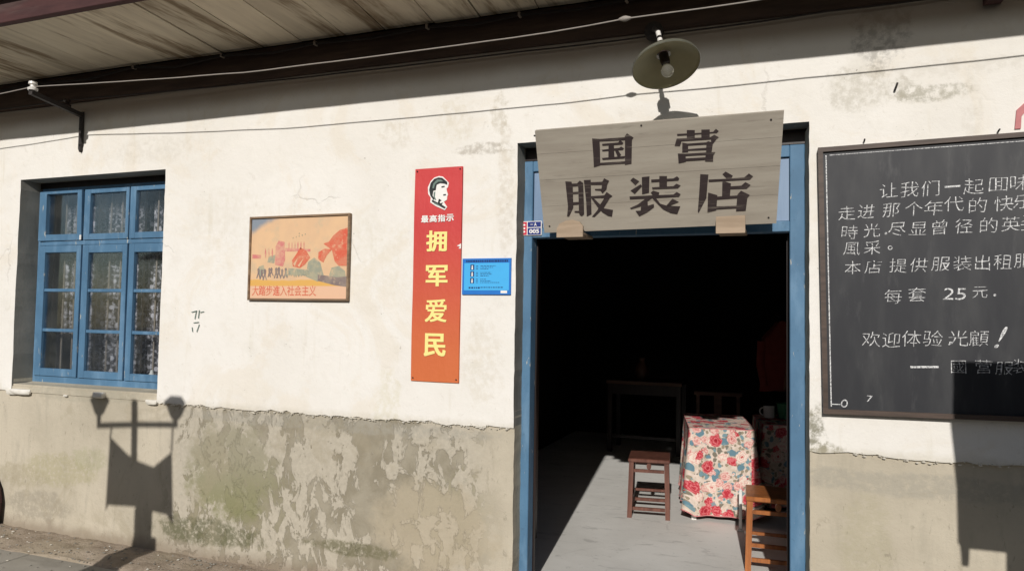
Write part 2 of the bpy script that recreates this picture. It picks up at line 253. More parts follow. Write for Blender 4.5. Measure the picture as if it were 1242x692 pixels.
# ------------------------------------------------------------------ mesh builder
class MB:
    def __init__(s): s.v = []; s.f = []; s.uv = []
    def add(s, vs, fs, uvs=None):
        o = len(s.v); s.v += [tuple(v) for v in vs]; s.f += [tuple(i+o for i in f) for f in fs]
        s.uv += uvs if uvs else [None]*len(fs); return s
    def box(s, x0, x1, y0, y1, z0, z1, bev=0):
        if bev:
            bm = bmesh.new(); bmesh.ops.create_cube(bm, size=1); bmesh.ops.scale(bm, vec=(x1-x0, y1-y0, z1-z0), verts=bm.verts)
            bmesh.ops.translate(bm, vec=((x0+x1)/2, (y0+y1)/2, (z0+z1)/2), verts=bm.verts); bmesh.ops.bevel(bm, geom=bm.edges[:], offset=bev, segments=1, affect='EDGES')
            bm.verts.index_update(); s.add([v.co[:] for v in bm.verts], [[v.index for v in f.verts] for f in bm.faces]); bm.free(); return s
        return s.add([(x, y, z) for x in (x0, x1) for y in (y0, y1) for z in (z0, z1)], [(0, 1, 3, 2), (4, 6, 7, 5), (0, 4, 5, 1), (2, 3, 7, 6), (0, 2, 6, 4), (1, 5, 7, 3)])
    def hexa(s, b, tp): # bottom 4, top 4
        return s.add(list(b)+list(tp), [(3, 2, 1, 0), (4, 5, 6, 7), (0, 1, 5, 4), (1, 2, 6, 5), (2, 3, 7, 6), (3, 0, 4, 7)])
    def bar(s, a, b, w, h=None, w2=None):
        a = Vector(a); b = Vector(b); h = h or w; d = (b-a).normalized(); r = d.cross(Vector((0, 0, 1))); r = Vector((1, 0, 0)) if r.length < .05 else r.normalized(); u = r.cross(d)
        k = (w2/w) if w2 else 1
        P = lambda p, q: [p+r*w/2*i*q+u*h/2*j*q for i, j in ((-1, -1), (1, -1), (1, 1), (-1, 1))]
        return s.hexa(P(a, k), P(b, 1))
    def tube(s, pts, r, n=8, cap=True):
        pts = [Vector(p) for p in pts]; rs = r if isinstance(r, (list, tuple)) else [r]*len(pts); rings = []; ref = None
        for i, p in enumerate(pts):
            d = (pts[min(i+1, len(pts)-1)]-pts[max(i-1, 0)]).normalized()
            if ref is None: ref = d.orthogonal().normalized()
            ref = (ref-d*ref.dot(d)).normalized(); q = d.cross(ref)
            rings.append([p+(ref*math.cos(2*math.pi*k/n)+q*math.sin(2*math.pi*k/n))*rs[i] for k in range(n)])
        vs = [v for g in rings for v in g]; fs = [(i*n+k, i*n+(k+1) % n, (i+1)*n+(k+1) % n, (i+1)*n+k) for i in range(len(pts)-1) for k in range(n)]
        if cap: fs += [tuple(range(n-1, -1, -1)), tuple((len(pts)-1)*n+k for k in range(n))]
        return s.add(vs, fs)
    def lathe(s, prof, n=24, M4=None):
        M4 = M4 or Matrix(); vs = [M4 @ Vector((r*math.cos(2*math.pi*k/n), r*math.sin(2*math.pi*k/n), z)) for r, z in prof for k in range(n)]
        return s.add(vs, [(i*n+k, i*n+(k+1) % n, (i+1)*n+(k+1) % n, (i+1)*n+k) for i in range(len(prof)-1) for k in range(n)])
    def prism(s, poly, fn, d0, d1):     # poly in 2D; fn(u, v, d) -> 3D
        n = len(poly); vs = [fn(u, v, d0) for u, v in poly]+[fn(u, v, d1) for u, v in poly]
        return s.add(vs, [tuple(range(n)), tuple(range(2*n-1, n-1, -1))]+[(i, (i+1) % n, n+(i+1) % n, n+i) for i in range(n)])
    def build(s, name, mat, parent=None, world=True, smooth=False, label=None, tri=False):
        off = wloc(parent) if (parent and world) else Vector()
        me = bpy.data.meshes.new(name); me.from_pydata([tuple(Vector(v)-off) for v in s.v], [], s.f)
        if any(u for u in s.uv):
            ul = me.uv_layers.new(name='UVMap'); k = 0
            for f, u in zip(s.f, s.uv):
                for j in range(len(f)): ul.data[k].uv = u[j] if u else (0, 0); k += 1
        bm = bmesh.new(); bm.from_mesh(me); bmesh.ops.recalc_face_normals(bm, faces=bm.faces); bm.to_mesh(me); bm.free()
        if smooth: me.polygons.foreach_set('use_smooth', [True]*len(me.polygons)); me.set_sharp_from_angle(angle=math.radians(40))
        me.materials.append(M[mat] if isinstance(mat, str) else mat)
        o = bpy.data.objects.new(name, me); C.objects.link(o)
        if parent: o.parent = parent
        if label: o['label'] = label
        return o
def wloc(o):
    v = Vector()
    while o: v = v+o.location; o = o.parent
    return v
def thing(name, label, cat, loc=(0, 0, 0), group=None, rz=0):
    o = bpy.data.objects.new(name, None); C.objects.link(o); o.location = loc; o.rotation_euler.z = rz; o.empty_display_size = .1
    o['label'] = label; o['category'] = cat
    if group: o['group'] = group
    return o
def tag(o, label=None, cat=None, group=None, kind=None):
    for k, v in (('label', label), ('category', cat), ('group', group), ('kind', kind)):
        if v: o[k] = v
    return o
def copy_tree(o, parent=None):
    c = o.copy(); C.objects.link(c); c.parent = parent
    for ch in list(o.children): copy_tree(ch, c)
    return c
def glyph(ch, size, offset=0.0):
    cu = bpy.data.curves.new('tmp', 'FONT'); cu.body = ch; cu.size = 1; cu.offset = offset; cu.align_x = 'LEFT'; cu.resolution_u = 3
    o = bpy.data.objects.new('tmp', cu); C.objects.link(o); dg = bpy.context.evaluated_depsgraph_get(); dg.update()
    me = bpy.data.meshes.new_from_object(o.evaluated_get(dg)); vs = [(v.co.x, v.co.y) for v in me.vertices]; fs = [tuple(p.vertices) for p in me.polygons]
    bpy.data.objects.remove(o); bpy.data.meshes.remove(me); bpy.data.curves.remove(cu)
    return vs, fs
def put_text(mb, ch, x, z, w, h, fn, offset=0.0, keep=False, jit=0, shear=0, rot=0, ref=.92):
    """flat lettering: centre (x, z); fitted into w by h (or, keep: em square of h)"""
    vs, fs = glyph(ch, 1, offset)
    if not vs: return
    xs = [v[0] for v in vs]; ys = [v[1] for v in vs]; cx = (max(xs)+min(xs))/2; cy = (max(ys)+min(ys))/2
    if keep: sx = w/ref; sy = h/ref
    else: sx = w/(max(xs)-min(xs)); sy = h/(max(ys)-min(ys))
    out = []
    ph = R.random()*50
    for a, b in vs:
        u = (a-cx)*sx; v = (b-cy)*sy
        if jit:
            q = noise.noise_vector(Vector((a*2.2+ph, b*2.2, ph))); u += q.x*jit; v += q.y*jit
        u += v*shear; u, v = u*math.cos(rot)-v*math.sin(rot), u*math.sin(rot)+v*math.cos(rot)
        out.append(fn(x+u, z+v))
    mb.add(out, fs)
def nz(x, y=0, z=0): return noise.noise(Vector((x, y, z)))

def bold(g, ch, x, z, w, h, yy, off=.012, s=.0022):
    for k, (dx, dz) in enumerate(((0, 0), (s, s*.6), (-s, s*.6), (s, -s*.6), (-s, -s*.6))): put_text(g, ch, x+dx, z+dz, w, h, Wf(yy-.00012*k), off)
Wf = lambda yy: (lambda u, v: (u, yy, v))
M['palered'] = simple('weathered_red_paint', (.50, .20, .20), .8)
M['brickgrey'] = concrete('far_house_wall', (.22, .20, .17), (.16, .145, .125)); M['tiles'] = simple('grey_roof_tiles', (.07, .068, .065), .8, .2, .2, 9)

M['path'] = concrete('worn_stone_path', (.36, .335, .29), (.28, .26, .22), 1.6)
SIGN_STROKES = {"guo":[[[-0.2707,0.494],[-0.2336,0.4889],[-0.236,0.4454],[-0.2421,0.3708],[-0.2462,0.3511],[-0.2786,0.343],[-0.274,0.414]],[[-0.237,0.4885],[-0.1064,0.4879],[-0.1045,0.4729],[-0.2361,0.4757]],[[-0.1059,0.4928],[-0.0933,0.5067],[-0.0629,0.4831],[-0.0713,0.4722],[-0.0844,0.3508],[-0.1179,0.3467],[-0.1058,0.4763]],[[-0.2446,0.3658],[-0.116,0.3664],[-0.1172,0.3535],[-0.246,0.3531]],[[-0.223,0.463],[-0.1415,0.4639],[-0.1304,0.4765],[-0.1155,0.4604],[-0.1212,0.4525],[-0.2217,0.4539]],[[-0.2262,0.4329],[-0.1375,0.4369],[-0.1287,0.443],[-0.1149,0.432],[-0.1222,0.4248],[-0.2247,0.425]],[[-0.2308,0.3907],[-0.1135,0.3933],[-0.1163,0.3817],[-0.2284,0.3809]],[[-0.1905,0.455],[-0.1638,0.4555],[-0.1677,0.3832],[-0.1989,0.3825]],[[-0.1602,0.4251],[-0.1454,0.4241],[-0.1326,0.4013],[-0.1417,0.3934],[-0.1514,0.3958]]],"ying":[[[0.1478,0.4856],[0.1926,0.4845],[0.2643,0.4829],[0.3157,0.4832],[0.3297,0.4969],[0.3421,0.4843],[0.3318,0.4747],[0.3154,0.4759],[0.192,0.475],[0.1487,0.4756]],[[0.195,0.5009],[0.2322,0.4981],[0.2301,0.4568],[0.1926,0.4573]],[[0.2626,0.4976],[0.3012,0.4959],[0.2995,0.4574],[0.2606,0.4546]],[[0.1449,0.463],[0.2996,0.4581],[0.3057,0.4602],[0.3211,0.4692],[0.341,0.455],[0.3292,0.4457],[0.3133,0.4245],[0.3048,0.4379],[0.3052,0.4475],[0.1673,0.4484],[0.1581,0.4241],[0.1326,0.4268]],[[0.1706,0.4411],[0.1975,0.4343],[0.1952,0.3922],[0.1672,0.3924]],[[0.1944,0.4345],[0.2834,0.4337],[0.2829,0.4241],[0.1955,0.4247]],[[0.1945,0.4076],[0.2822,0.4081],[0.2818,0.3978],[0.1941,0.3998]],[[0.2835,0.4363],[0.2927,0.4394],[0.3136,0.4309],[0.3057,0.3865],[0.2798,0.3882]],[[0.1466,0.3889],[0.183,0.3848],[0.1817,0.3454],[0.1468,0.3403]],[[0.1808,0.385],[0.2797,0.3856],[0.2792,0.3746],[0.1818,0.3751]],[[0.1811,0.362],[0.2787,0.3616],[0.2782,0.3499],[0.1804,0.3495]],[[0.2782,0.3851],[0.3223,0.3847],[0.3126,0.3698],[0.3105,0.34],[0.2732,0.343]]],"fu":[[[-0.4386,0.2778],[-0.4061,0.2743],[-0.4024,0.2472],[-0.4134,0.1313],[-0.4434,0.0804],[-0.4548,0.0816],[-0.4422,0.1398]],[[-0.4092,0.2637],[-0.3732,0.2636],[-0.3751,0.2476],[-0.4078,0.2468]],[[-0.4079,0.2179],[-0.376,0.2179],[-0.3775,0.2057],[-0.4088,0.205]],[[-0.4115,0.1613],[-0.3792,0.1621],[-0.381,0.1476],[-0.4128,0.1452]],[[-0.3754,0.2655],[-0.3609,0.2779],[-0.344,0.2639],[-0.3592,0.0922],[-0.373,0.0809],[-0.383,0.0875],[-0.3868,0.1007],[-0.4098,0.1034],[-0.4098,0.1119],[-0.3853,0.1124],[-0.3734,0.2386]],[[-0.3387,0.2796],[-0.3022,0.2794],[-0.3116,0.1817],[-0.3195,0.0908],[-0.3465,0.0788],[-0.3401,0.1575]],[[-0.303,0.2664],[-0.2433,0.2657],[-0.2312,0.2836],[-0.2072,0.2683],[-0.2188,0.2485],[-0.2254,0.2241],[-0.2483,0.2031],[-0.257,0.2186],[-0.286,0.2228],[-0.2853,0.2289],[-0.2508,0.2282],[-0.2461,0.2499],[-0.3036,0.2522]],[[-0.3106,0.1906],[-0.2408,0.1921],[-0.2263,0.2092],[-0.1984,0.1865],[-0.2095,0.1788],[-0.2406,0.1784],[-0.3117,0.1809]],[[-0.2364,0.1854],[-0.2091,0.1824],[-0.2497,0.1247],[-0.3043,0.0754],[-0.3182,0.0778],[-0.2861,0.1115],[-0.269,0.14]],[[-0.3114,0.1835],[-0.2963,0.1774],[-0.2686,0.1436],[-0.2501,0.121],[-0.2026,0.1101],[-0.2114,0.0739],[-0.2334,0.0802],[-0.2594,0.0995],[-0.2837,0.1333]]],"zhuang":[[[-0.0983,0.2651],[-0.0827,0.2791],[-0.053,0.2575],[-0.0747,0.2371]],[[-0.1021,0.2111],[-0.0477,0.2416],[-0.0413,0.2308],[-0.082,0.1908]],[[-0.0387,0.2791],[-0.0001,0.2814],[-0.0091,0.1944],[-0.0448,0.188]],[[0.0068,0.2639],[0.1168,0.2637],[0.135,0.2739],[0.1455,0.2622],[0.14,0.2513],[0.0063,0.2491]],[[0.0487,0.2801],[0.0863,0.278],[0.0821,0.216],[0.0439,0.2137]],[[0.0086,0.2231],[0.1143,0.224],[0.1295,0.2358],[0.1497,0.2256],[0.136,0.2115],[0.0094,0.2126]],[[-0.0001,0.1957],[0.0121,0.2049],[0.0425,0.1944],[0.0382,0.1799],[0.0102,0.1795]],[[-0.1099,0.1797],[0.007,0.1807],[0.1115,0.18],[0.1285,0.193],[0.147,0.1801],[0.1382,0.1677],[0.0323,0.1662],[-0.1086,0.1648]],[[-0.0238,0.1688],[0.013,0.1724],[-0.0149,0.1543],[-0.0575,0.1241],[-0.1059,0.1111],[-0.1128,0.1174],[-0.07,0.1354]],[[-0.0532,0.1347],[-0.0196,0.158],[-0.0205,0.1262],[0.0101,0.1338],[0.0105,0.1178],[-0.0266,0.0907],[-0.0687,0.0707],[-0.0848,0.1002],[-0.0594,0.101]],[[0.006,0.1674],[0.0224,0.1667],[0.0431,0.1341],[0.0752,0.1222],[0.1416,0.116],[0.1246,0.0761],[0.0923,0.0827],[0.0543,0.1054],[0.027,0.1383]],[[0.0737,0.124],[0.1053,0.1587],[0.135,0.14],[0.095,0.1249]]],"dian":[[[0.2472,0.2782],[0.2859,0.2742],[0.2785,0.2197],[0.2705,0.1534],[0.2295,0.0757],[0.2257,0.0835],[0.2376,0.1848]],[[0.3513,0.2723],[0.3666,0.2847],[0.3991,0.2624],[0.392,0.2484],[0.3705,0.2485]],[[0.2849,0.2487],[0.3588,0.2484],[0.4514,0.2505],[0.473,0.269],[0.4922,0.2536],[0.4773,0.2376],[0.405,0.2368],[0.286,0.2359]],[[0.3501,0.2398],[0.3896,0.2231],[0.3827,0.1594],[0.3457,0.1593]],[[0.3842,0.2089],[0.4373,0.2098],[0.4558,0.2269],[0.48,0.2112],[0.4616,0.193],[0.3838,0.1943]],[[0.2803,0.182],[0.3239,0.1666],[0.3158,0.0876],[0.2724,0.0779]],[[0.3219,0.1592],[0.4195,0.1607],[0.4175,0.1468],[0.3214,0.1436]],[[0.4179,0.1651],[0.435,0.1845],[0.4751,0.1606],[0.464,0.1465],[0.4549,0.0803],[0.409,0.0794]],[[0.3166,0.1083],[0.4148,0.108],[0.4128,0.095],[0.316,0.0932]]]}
CHALK = [["让",0.455,2.219,0.084],["我",0.542,2.22,0.084],["们",0.624,2.22,0.084],["一",0.713,2.225,0.084],["起",0.797,2.222,0.084],["囬",0.891,2.225,0.084],["味",0.972,2.229,0.084],["走",0.276,2.119,0.08],["进",0.36,2.124,0.08],["那",0.465,2.127,0.08],["个",0.558,2.129,0.08],["年",0.638,2.131,0.08],["代",0.717,2.144,0.08],["的",0.811,2.136,0.08],["快",0.91,2.139,0.08],["乐",0.984,2.147,0.08],["時",0.288,2.028,0.078],["光",0.383,2.035,0.078],[".",0.442,2.018,0.078],["尽",0.489,2.037,0.078],["显",0.575,2.037,0.078],["曾",0.661,2.04,0.078],["径",0.757,2.043,0.078],["的",0.853,2.045,0.078],["英",0.936,2.048,0.078],["姿",1.01,2.051,0.078],["風",0.296,1.949,0.076],["采",0.384,1.953,0.076],["。",0.459,1.951,0.076],["本",0.3,1.859,0.077],["店",0.387,1.863,0.077],["提",0.491,1.868,0.077],["供",0.575,1.87,0.077],["服",0.664,1.874,0.077],["装",0.75,1.876,0.077],["出",0.827,1.878,0.077],["租",0.905,1.88,0.077],["服",0.981,1.884,0.077],["每",0.47,1.726,0.08],["套",0.568,1.734,0.08],["2",0.695,1.738,0.07],["5",0.742,1.738,0.07],["元",0.816,1.746,0.065],[".",0.872,1.733,0.06],["欢",0.377,1.526,0.083],["迎",0.461,1.525,0.083],["体",0.544,1.533,0.083],["验",0.63,1.536,0.083],[".",0.699,1.518,0.07],["光",0.73,1.54,0.083],["顧",0.809,1.542,0.083],["!",0.894,1.547,0.1],["國",0.729,1.41,0.09],["营",0.826,1.416,0.09],["服",0.904,1.412,0.09],["装",0.968,1.422,0.09],["o",0.262,1.222,0.05],["7",0.369,1.25,0.04]]
# ================================================================== SETTING
g = MB(); g.box(-60, 60, -60, 40, -.30, -.045)
tag(g.build('street', 'street'), kind='structure')
# worn stone path beside the verge, its slabs set one by one
pth = tag(MB().box(-9, 5, -1.0, -.2, -.060, -.041).build('path', 'path'), kind='structure')
x = -9
while x < -2.2:
    w_ = R.uniform(.62, 1.0); e = .004; dz = R.uniform(-.003, .004)
    MB().box(x+e, x+w_-e, -.98+R.uniform(0, .03), -.33, -.055, -.022+dz, .004).build('paving_slab', 'path', pth); x += w_
# rough dirt strip at the foot of the wall, broken outer edge
g = MB(); xs = np.arange(-8, -1.40, .05); ny = 12
idx = {}
vs = []; fs = []
for i, x in enumerate(xs):
    yo = -.36-.12*nz(x*1.7, 3)-.06*nz(x*7, 8)
    for j in range(ny+1):
        y = .02+(yo-.02)*j/ny; z = .012*nz(x*5, y*9, 1)+.010*nz(x*17, y*21, 5)-.022*max(0, (j/ny-.6)/.4)-(.035 if j == ny else 0)
        vs.append((x, y, z))
n1 = ny+1
fs = [(i*n1+j, (i+1)*n1+j, (i+1)*n1+j+1, i*n1+j+1) for i in range(len(xs)-1) for j in range(ny)]
g.add(vs, fs); tag(g.build('dirt_verge', 'dirt', smooth=True), kind='structure')
# crumbs of plaster, brick and grit
def rubble(n, mat, smin, smax):
    g = MB()
    for _ in range(n):
        x = R.uniform(-6.5, -3.0); y = -abs(R.gauss(0, .25))-.02
        if y < -.75: continue
        s = R.uniform(smin, smax); z = (-.022 if y < -.36 else .0)+s*.3
        ico = [(0, 0, 1), (.9, 0, .3), (.2, .85, .3), (-.75, .5, .25), (-.7, -.6, .3), (.3, -.8, .35), (0, 0, -.6)]
        a = R.random()*6.28; vs = [((px*math.cos(a)-py*math.sin(a))*s*R.uniform(.7, 1.3)+x, (px*math.sin(a)+py*math.cos(a))*s*R.uniform(.7, 1.3)+y, pz*s*.6+z) for px, py, pz in ico]
        g.add(vs, [(0, 1, 2), (0, 2, 3), (0, 3, 4), (0, 4, 5), (0, 5, 1), (6, 2, 1), (6, 3, 2), (6, 4, 3), (6, 5, 4), (6, 1, 5)])
    return g
tag(rubble(420, 'dirt', .003, .012).build('grit', 'cement'), 'grey grit and pebbles strewn along the foot of the wall', 'grit', kind='stuff')
tag(rubble(60, 'dirt', .003, .013).build('plaster_crumbs', 'plaster'), 'white crumbs of fallen plaster strewn on the dirt verge', 'plaster crumbs', kind='stuff')

# ================================================================== BUILDING
B = thing('shop_building', 'old white plastered shop with grey cement plinth, timber eave and blue painted door and window', 'building', (0, 0, 0))
WX0, WX1, WZ0, WZ1 = -5.41, -3.985, 1.045, 2.573     # window opening
DX0, DX1, DZ1 = -1.405, .112, 2.578                 # door opening
# core wall
g = MB()
for a in ((-9, WX0, 0, 3.4), (WX0, WX1, 0, WZ0-.02), (WX0, WX1, WZ1, 3.4), (WX1, DX0, 0, 3.4), (DX0, DX1, DZ1, 3.4), (DX1, 5, 0, 3.4)):
    g.box(a[0], a[1], .155 if a[3] < 3.5 else 0, .34, a[2]-(.3 if a[2] == 0 else 0), a[3])
g.build('core_wall', 'cement', B)
g = MB(); g.box(-9, 5, .34, 6, -.2, -.01); g.build('foundation', 'cement', B)
def skin(name, mat, zlo, zhi, y0, amp, rects, xr, st=.04, rag=0, edgejit=.0025):
    xs = list(np.arange(xr[0], xr[1]+1e-6, st))
    for r in rects:
        for e in r[:2]:
            if xr[0] < e < xr[1]: k = min(range(len(xs)), key=lambda i: abs(xs[i]-e)); xs[k] = e
    zs = list(np.arange(zlo, zhi+1e-6, st)); zs[-1] = zhi
    for r in rects:
        for e in r[2:4]:
            if zlo < e < zhi: k = min(range(len(zs)), key=lambda i: abs(zs[i]-e)); zs[k] = e
    g = MB(); vid = {}; vs = []
    def vert(i, j):
        if (i, j) in vid: return vid[(i, j)]
        x, z = xs[i], zs[j]; y = y0+amp*(nz(x*1.1, 0, z*1.1)+.45*nz(x*4, 9, z*4))
        for r in rects:
            if abs(x-r[0]) < 1e-6 or abs(x-r[1]) < 1e-6:
                if r[2]-.01 <= z <= r[3]+.01: x += edgejit*(nz(z*5, 2, x)+1.3*nz(z*17, 7, x))
            if abs(z-r[3]) < 1e-6 and r[0]-.01 <= xs[i] <= r[1]+.01: z += edgejit*(nz(x*4, 5)+.8*nz(x*15, 3))
        if rag and j == 0: z += rag*(1.2*nz(x*2.3, 4)+1.0*nz(x*9, 1)+.9*nz(x*31, 6))
        vid[(i, j)] = len(vs); vs.append((x, y, z)); return vid[(i, j)]
    fs = []; border = {}
    for i in range(len(xs)-1):
        for j in range(len(zs)-1):
            cx = (xs[i]+xs[i+1])/2; cz = (zs[j]+zs[j+1])/2
            if any(r[0] < cx < r[1] and r[2] < cz < r[3] for r in rects): continue
            q = [vert(i, j), vert(i+1, j), vert(i+1, j+1), vert(i, j+1)]; fs.append(tuple(q))
            for a, b in zip(q, q[1:]+q[:1]):
                if (b, a) in border: del border[(b, a)]
                else: border[(a, b)] = 1
    g.add(vs, fs); return g, vs, list(border)
# plinth of cement render
rects = [(WX0, WX1, WZ0, 9), (DX0, DX1, -1, 9)]
g, vs, br = skin('plinth', 'render', -.06, 1.08, .004, .006, rects, (-9, 5))
for a, b in br:      # edges run back as reveals
    A, Bv = vs[a], vs[b]
    if A[2] > -.05 or Bv[2] > -.05: g.add([A, Bv, (Bv[0], .155, Bv[2]), (A[0], .155, A[2])], [(0, 1, 2, 3)])
g.build('plinth', 'render', B, smooth=True)
# white plaster coat, proud of the plinth, ragged lower edge; none under the window sill
rects = [(WX0, WX1, .2, WZ1), (DX0, DX1, -1, DZ1)]
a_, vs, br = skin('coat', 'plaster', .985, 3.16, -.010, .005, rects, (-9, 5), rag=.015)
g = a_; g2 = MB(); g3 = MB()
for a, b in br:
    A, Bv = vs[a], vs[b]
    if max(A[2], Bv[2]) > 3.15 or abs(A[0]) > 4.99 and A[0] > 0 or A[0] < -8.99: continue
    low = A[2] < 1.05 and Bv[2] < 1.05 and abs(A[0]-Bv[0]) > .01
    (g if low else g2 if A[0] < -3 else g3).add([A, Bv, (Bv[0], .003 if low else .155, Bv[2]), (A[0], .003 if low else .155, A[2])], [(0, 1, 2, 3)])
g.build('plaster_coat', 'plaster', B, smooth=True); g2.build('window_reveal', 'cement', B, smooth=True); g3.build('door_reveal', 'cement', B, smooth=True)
# lumps of plaster left on the sill
def lump(x, y, z, rx, ry, rz, seed):
    bm = bmesh.new(); bmesh.ops.create_icosphere(bm, subdivisions=3, radius=1)
    for v in bm.verts:
        k = 1+.25*nz(v.co.x*1.6+seed, v.co.y*1.6, v.co.z*1.6)+.1*nz(v.co.x*5+seed, v.co.y*5, v.co.z*5); c = v.co*k
        v.co = Vector((max(-.8, min(.8, c.x))*rx*1.2+x, c.y*ry+y, max(-.6, min(.6, c.z))*rz*1.5+z))
    g = MB(); bm.verts.index_update(); g.add([v.co[:] for v in bm.verts], [[v.index for v in f.verts] for f in bm.faces]); bm.free(); return g
for k, a in enumerate(((-5.30, -.012, .992, .10, .03, .022), (-4.51, -.014, 1.008, .048, .03, .022), (-4.85, -.004, .985, .02, .014, .008), (-4.03, -.008, .985, .05, .02, .018), (-5.40, -.01, .985, .05, .02, .02))):
    lump(*a, k*7.3).build('plaster_lump', 'plaster', B, smooth=True)
# chips and crumbs hanging on the torn lower edge of the coat
g = MB()
for _ in range(420):
    x = R.uniform(-3.93, -1.43) if R.random() < .72 else R.uniform(.13, 2.0)
    z = .985+.015*(1.2*nz(x*2.3, 4)+1.0*nz(x*9, 1)+.9*nz(x*31, 6))+R.uniform(-.012, .006); s = R.uniform(.0025, .009); a = R.random()*6.28
    pts_ = [(x+s*R.uniform(.7, 1.5)*math.cos(a+k*1.2566), -.004-s*.25, z+s*.7*math.sin(a+k*1.2566)) for k in range(5)]+[(x, -.012-s*.5, z)]
    g.add(pts_, [(k, (k+1) % 5, 5) for k in range(5)]+[(4, 3, 2, 1, 0)])
g.build('plaster_chips', 'plaster', B)['kind'] = 'stuff'
# timber plate along the wall top
g = MB()
x = -9
g.box(-9, 5, -.035, .01, 3.115, 3.318, .004); g.build('wall_plate', 'beam', B)
MB().box(.845, .915, -.10, -.036, 3.045, 3.20, .004).build('joist_end', 'fascia', B)
MB().box(.845, .915, -.036, -.016, 3.05, 3.113).build('joist_block', 'fascia', B)
MB().box(-9.2, 5.2, -.88, -.835, 3.312, 3.52, .004).build('fascia_board', 'fascia', B)
MB().hexa([(-9.3, -.97, 3.47), (5.3, -.97, 3.47), (5.3, 6.2, 4.9), (-9.3, 6.2, 4.9)], [(-9.3, -.97, 3.54), (5.3, -.97, 3.54), (5.3, 6.2, 4.97), (-9.3, 6.2, 4.97)]).build('roof', 'clay', B)
# soffit boards, one by one
joints = [-4.51, -4.19, -3.82, -3.45, -3.12, -2.82, -2.50, -2.22]
x = -4.51
while x > -9: x -= R.uniform(.27, .36); joints.insert(0, x)
x = -2.22
while x < 5: x += R.uniform(.26, .36); joints.append(x)
for a, b in zip(joints, joints[1:]):
    gp = R.uniform(.002, .007); z = 3.322+R.uniform(-.002, .003); sk = .045; z2 = z+R.uniform(-.003, .004)
    MB().hexa([(a+gp+sk, -.86, z), (b-gp+sk, -.86, z2), (b-gp-sk, -.036, z2), (a+gp-sk, -.036, z)], [(a+gp+sk, -.86, z+.02), (b-gp+sk, -.86, z2+.02), (b-gp-sk, -.036, z2+.02), (a+gp-sk, -.036, z+.02)]).build('soffit_board', 'soffit', B)
MB().box(-9, 5, -.834, .3, 3.352, 3.40).build('eave_deck', 'darkceil', B)
# interior
MB().box(-9, 5, .15, 5.8, -.01, .08).build('shop_floor', 'floor', B)
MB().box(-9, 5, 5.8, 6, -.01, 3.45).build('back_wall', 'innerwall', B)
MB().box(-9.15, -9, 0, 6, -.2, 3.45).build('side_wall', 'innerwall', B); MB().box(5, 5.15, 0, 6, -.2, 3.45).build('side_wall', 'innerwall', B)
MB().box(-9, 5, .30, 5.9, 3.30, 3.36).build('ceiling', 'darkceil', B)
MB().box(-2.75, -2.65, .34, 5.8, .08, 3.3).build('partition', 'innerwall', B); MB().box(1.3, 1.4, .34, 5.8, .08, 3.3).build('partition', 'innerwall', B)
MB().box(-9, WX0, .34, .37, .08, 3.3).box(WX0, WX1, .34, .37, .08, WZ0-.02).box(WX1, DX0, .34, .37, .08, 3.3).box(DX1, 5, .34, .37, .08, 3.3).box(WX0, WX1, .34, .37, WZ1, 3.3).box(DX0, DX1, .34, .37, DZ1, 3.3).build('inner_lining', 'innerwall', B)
MB().box(DX0, DX1, .0, .155, -.3, .079).build('doorstep', 'cement', B)

# --- window: frame > sashes, panes, bars
y = .15
g = MB()
fx0, fx1, fz0, fz1 = -5.408, -3.94, 1.052, 2.512
g.box(fx0, fx0+.022, y, y+.07, fz0, fz1).box(fx1-.03, fx1, y, y+.07, fz0, fz1).box(fx0+.022, fx1-.03, y, y+.07, fz0, fz0+.045).box(fx0+.022, fx1-.03, y, y+.07, fz1-.004, fz1+.02)
g.box(fx0+.022, fx1-.03, y-.006, y+.07, 2.093, 2.122)
for mx in (-4.937, -4.475): g.box(mx, mx+.012, y+.004, y+.07, fz0+.045, 2.093).box(mx, mx+.012, y+.004, y+.07, 2.122, fz1-.004)
WF = g.build('window_frame', 'blue', B)
MB().box(WX0, -3.94, .15, .25, fz1+.02, WZ1+.02).build('window_lintel', 'darkwood', B)
MB().hexa([(WX0, -.004, .99), (WX1, -.004, .99), (WX1, .16, .99), (WX0, .16, .99)], [(WX0, -.002, 1.030), (WX1, -.002, 1.030), (WX1, .16, 1.054), (WX0, .16, 1.054)]).build('window_sill', 'render', B)
def sash(x0, x1, z0, z1, gx0, gx1, gz0, gz1, mun, yy, twist=0):
    g = MB(); g.box(x0, gx0, yy, yy+.036, z0, z1, .003).box(gx1, x1, yy, yy+.036, z0, z1, .003).box(gx0, gx1, yy+.001, yy+.035, z0, gz0, .003).box(gx0, gx1, yy+.001, yy+.035, gz1, z1, .003)
    if twist: g.v = [(a, b-twist*(1-(a-x0)/(x1-x0))-twist*.7*(c-z0)/(z1-z0)*((a-x0)/(x1-x0)), c) for a, b, c in g.v]
    s = g.build('sash', 'blue', B); zz = [gz0]+mun+[gz1]
    for a in mun: MB().box(gx0, gx1, yy+.006, yy+.03, a-.012, a+.012, .003).build('glazing_bar', 'blue', s)
    for a, b in zip(zz, zz[1:]):
        MB().box(gx0, gx1, yy+.02, yy+.023, a+(.012 if a != gz0 else 0), b-(.012 if b != gz1 else 0)).build('pane', 'glass', s)
yy = y-.012
sash(-5.385, -4.945, 2.126, 2.506, -5.312, -4.989, 2.175, 2.485, [], yy, .012)
sash(-4.923, -4.478, 2.126, 2.506, -4.865, -4.507, 2.172, 2.475, [], yy)
sash(-4.460, -3.975, 2.126, 2.506, -4.406, -4.060, 2.172, 2.475, [], yy-.004)
sash(-5.385, -4.940, 1.100, 2.090, -5.318, -4.985, 1.157, 2.037, [1.447, 1.750], yy)
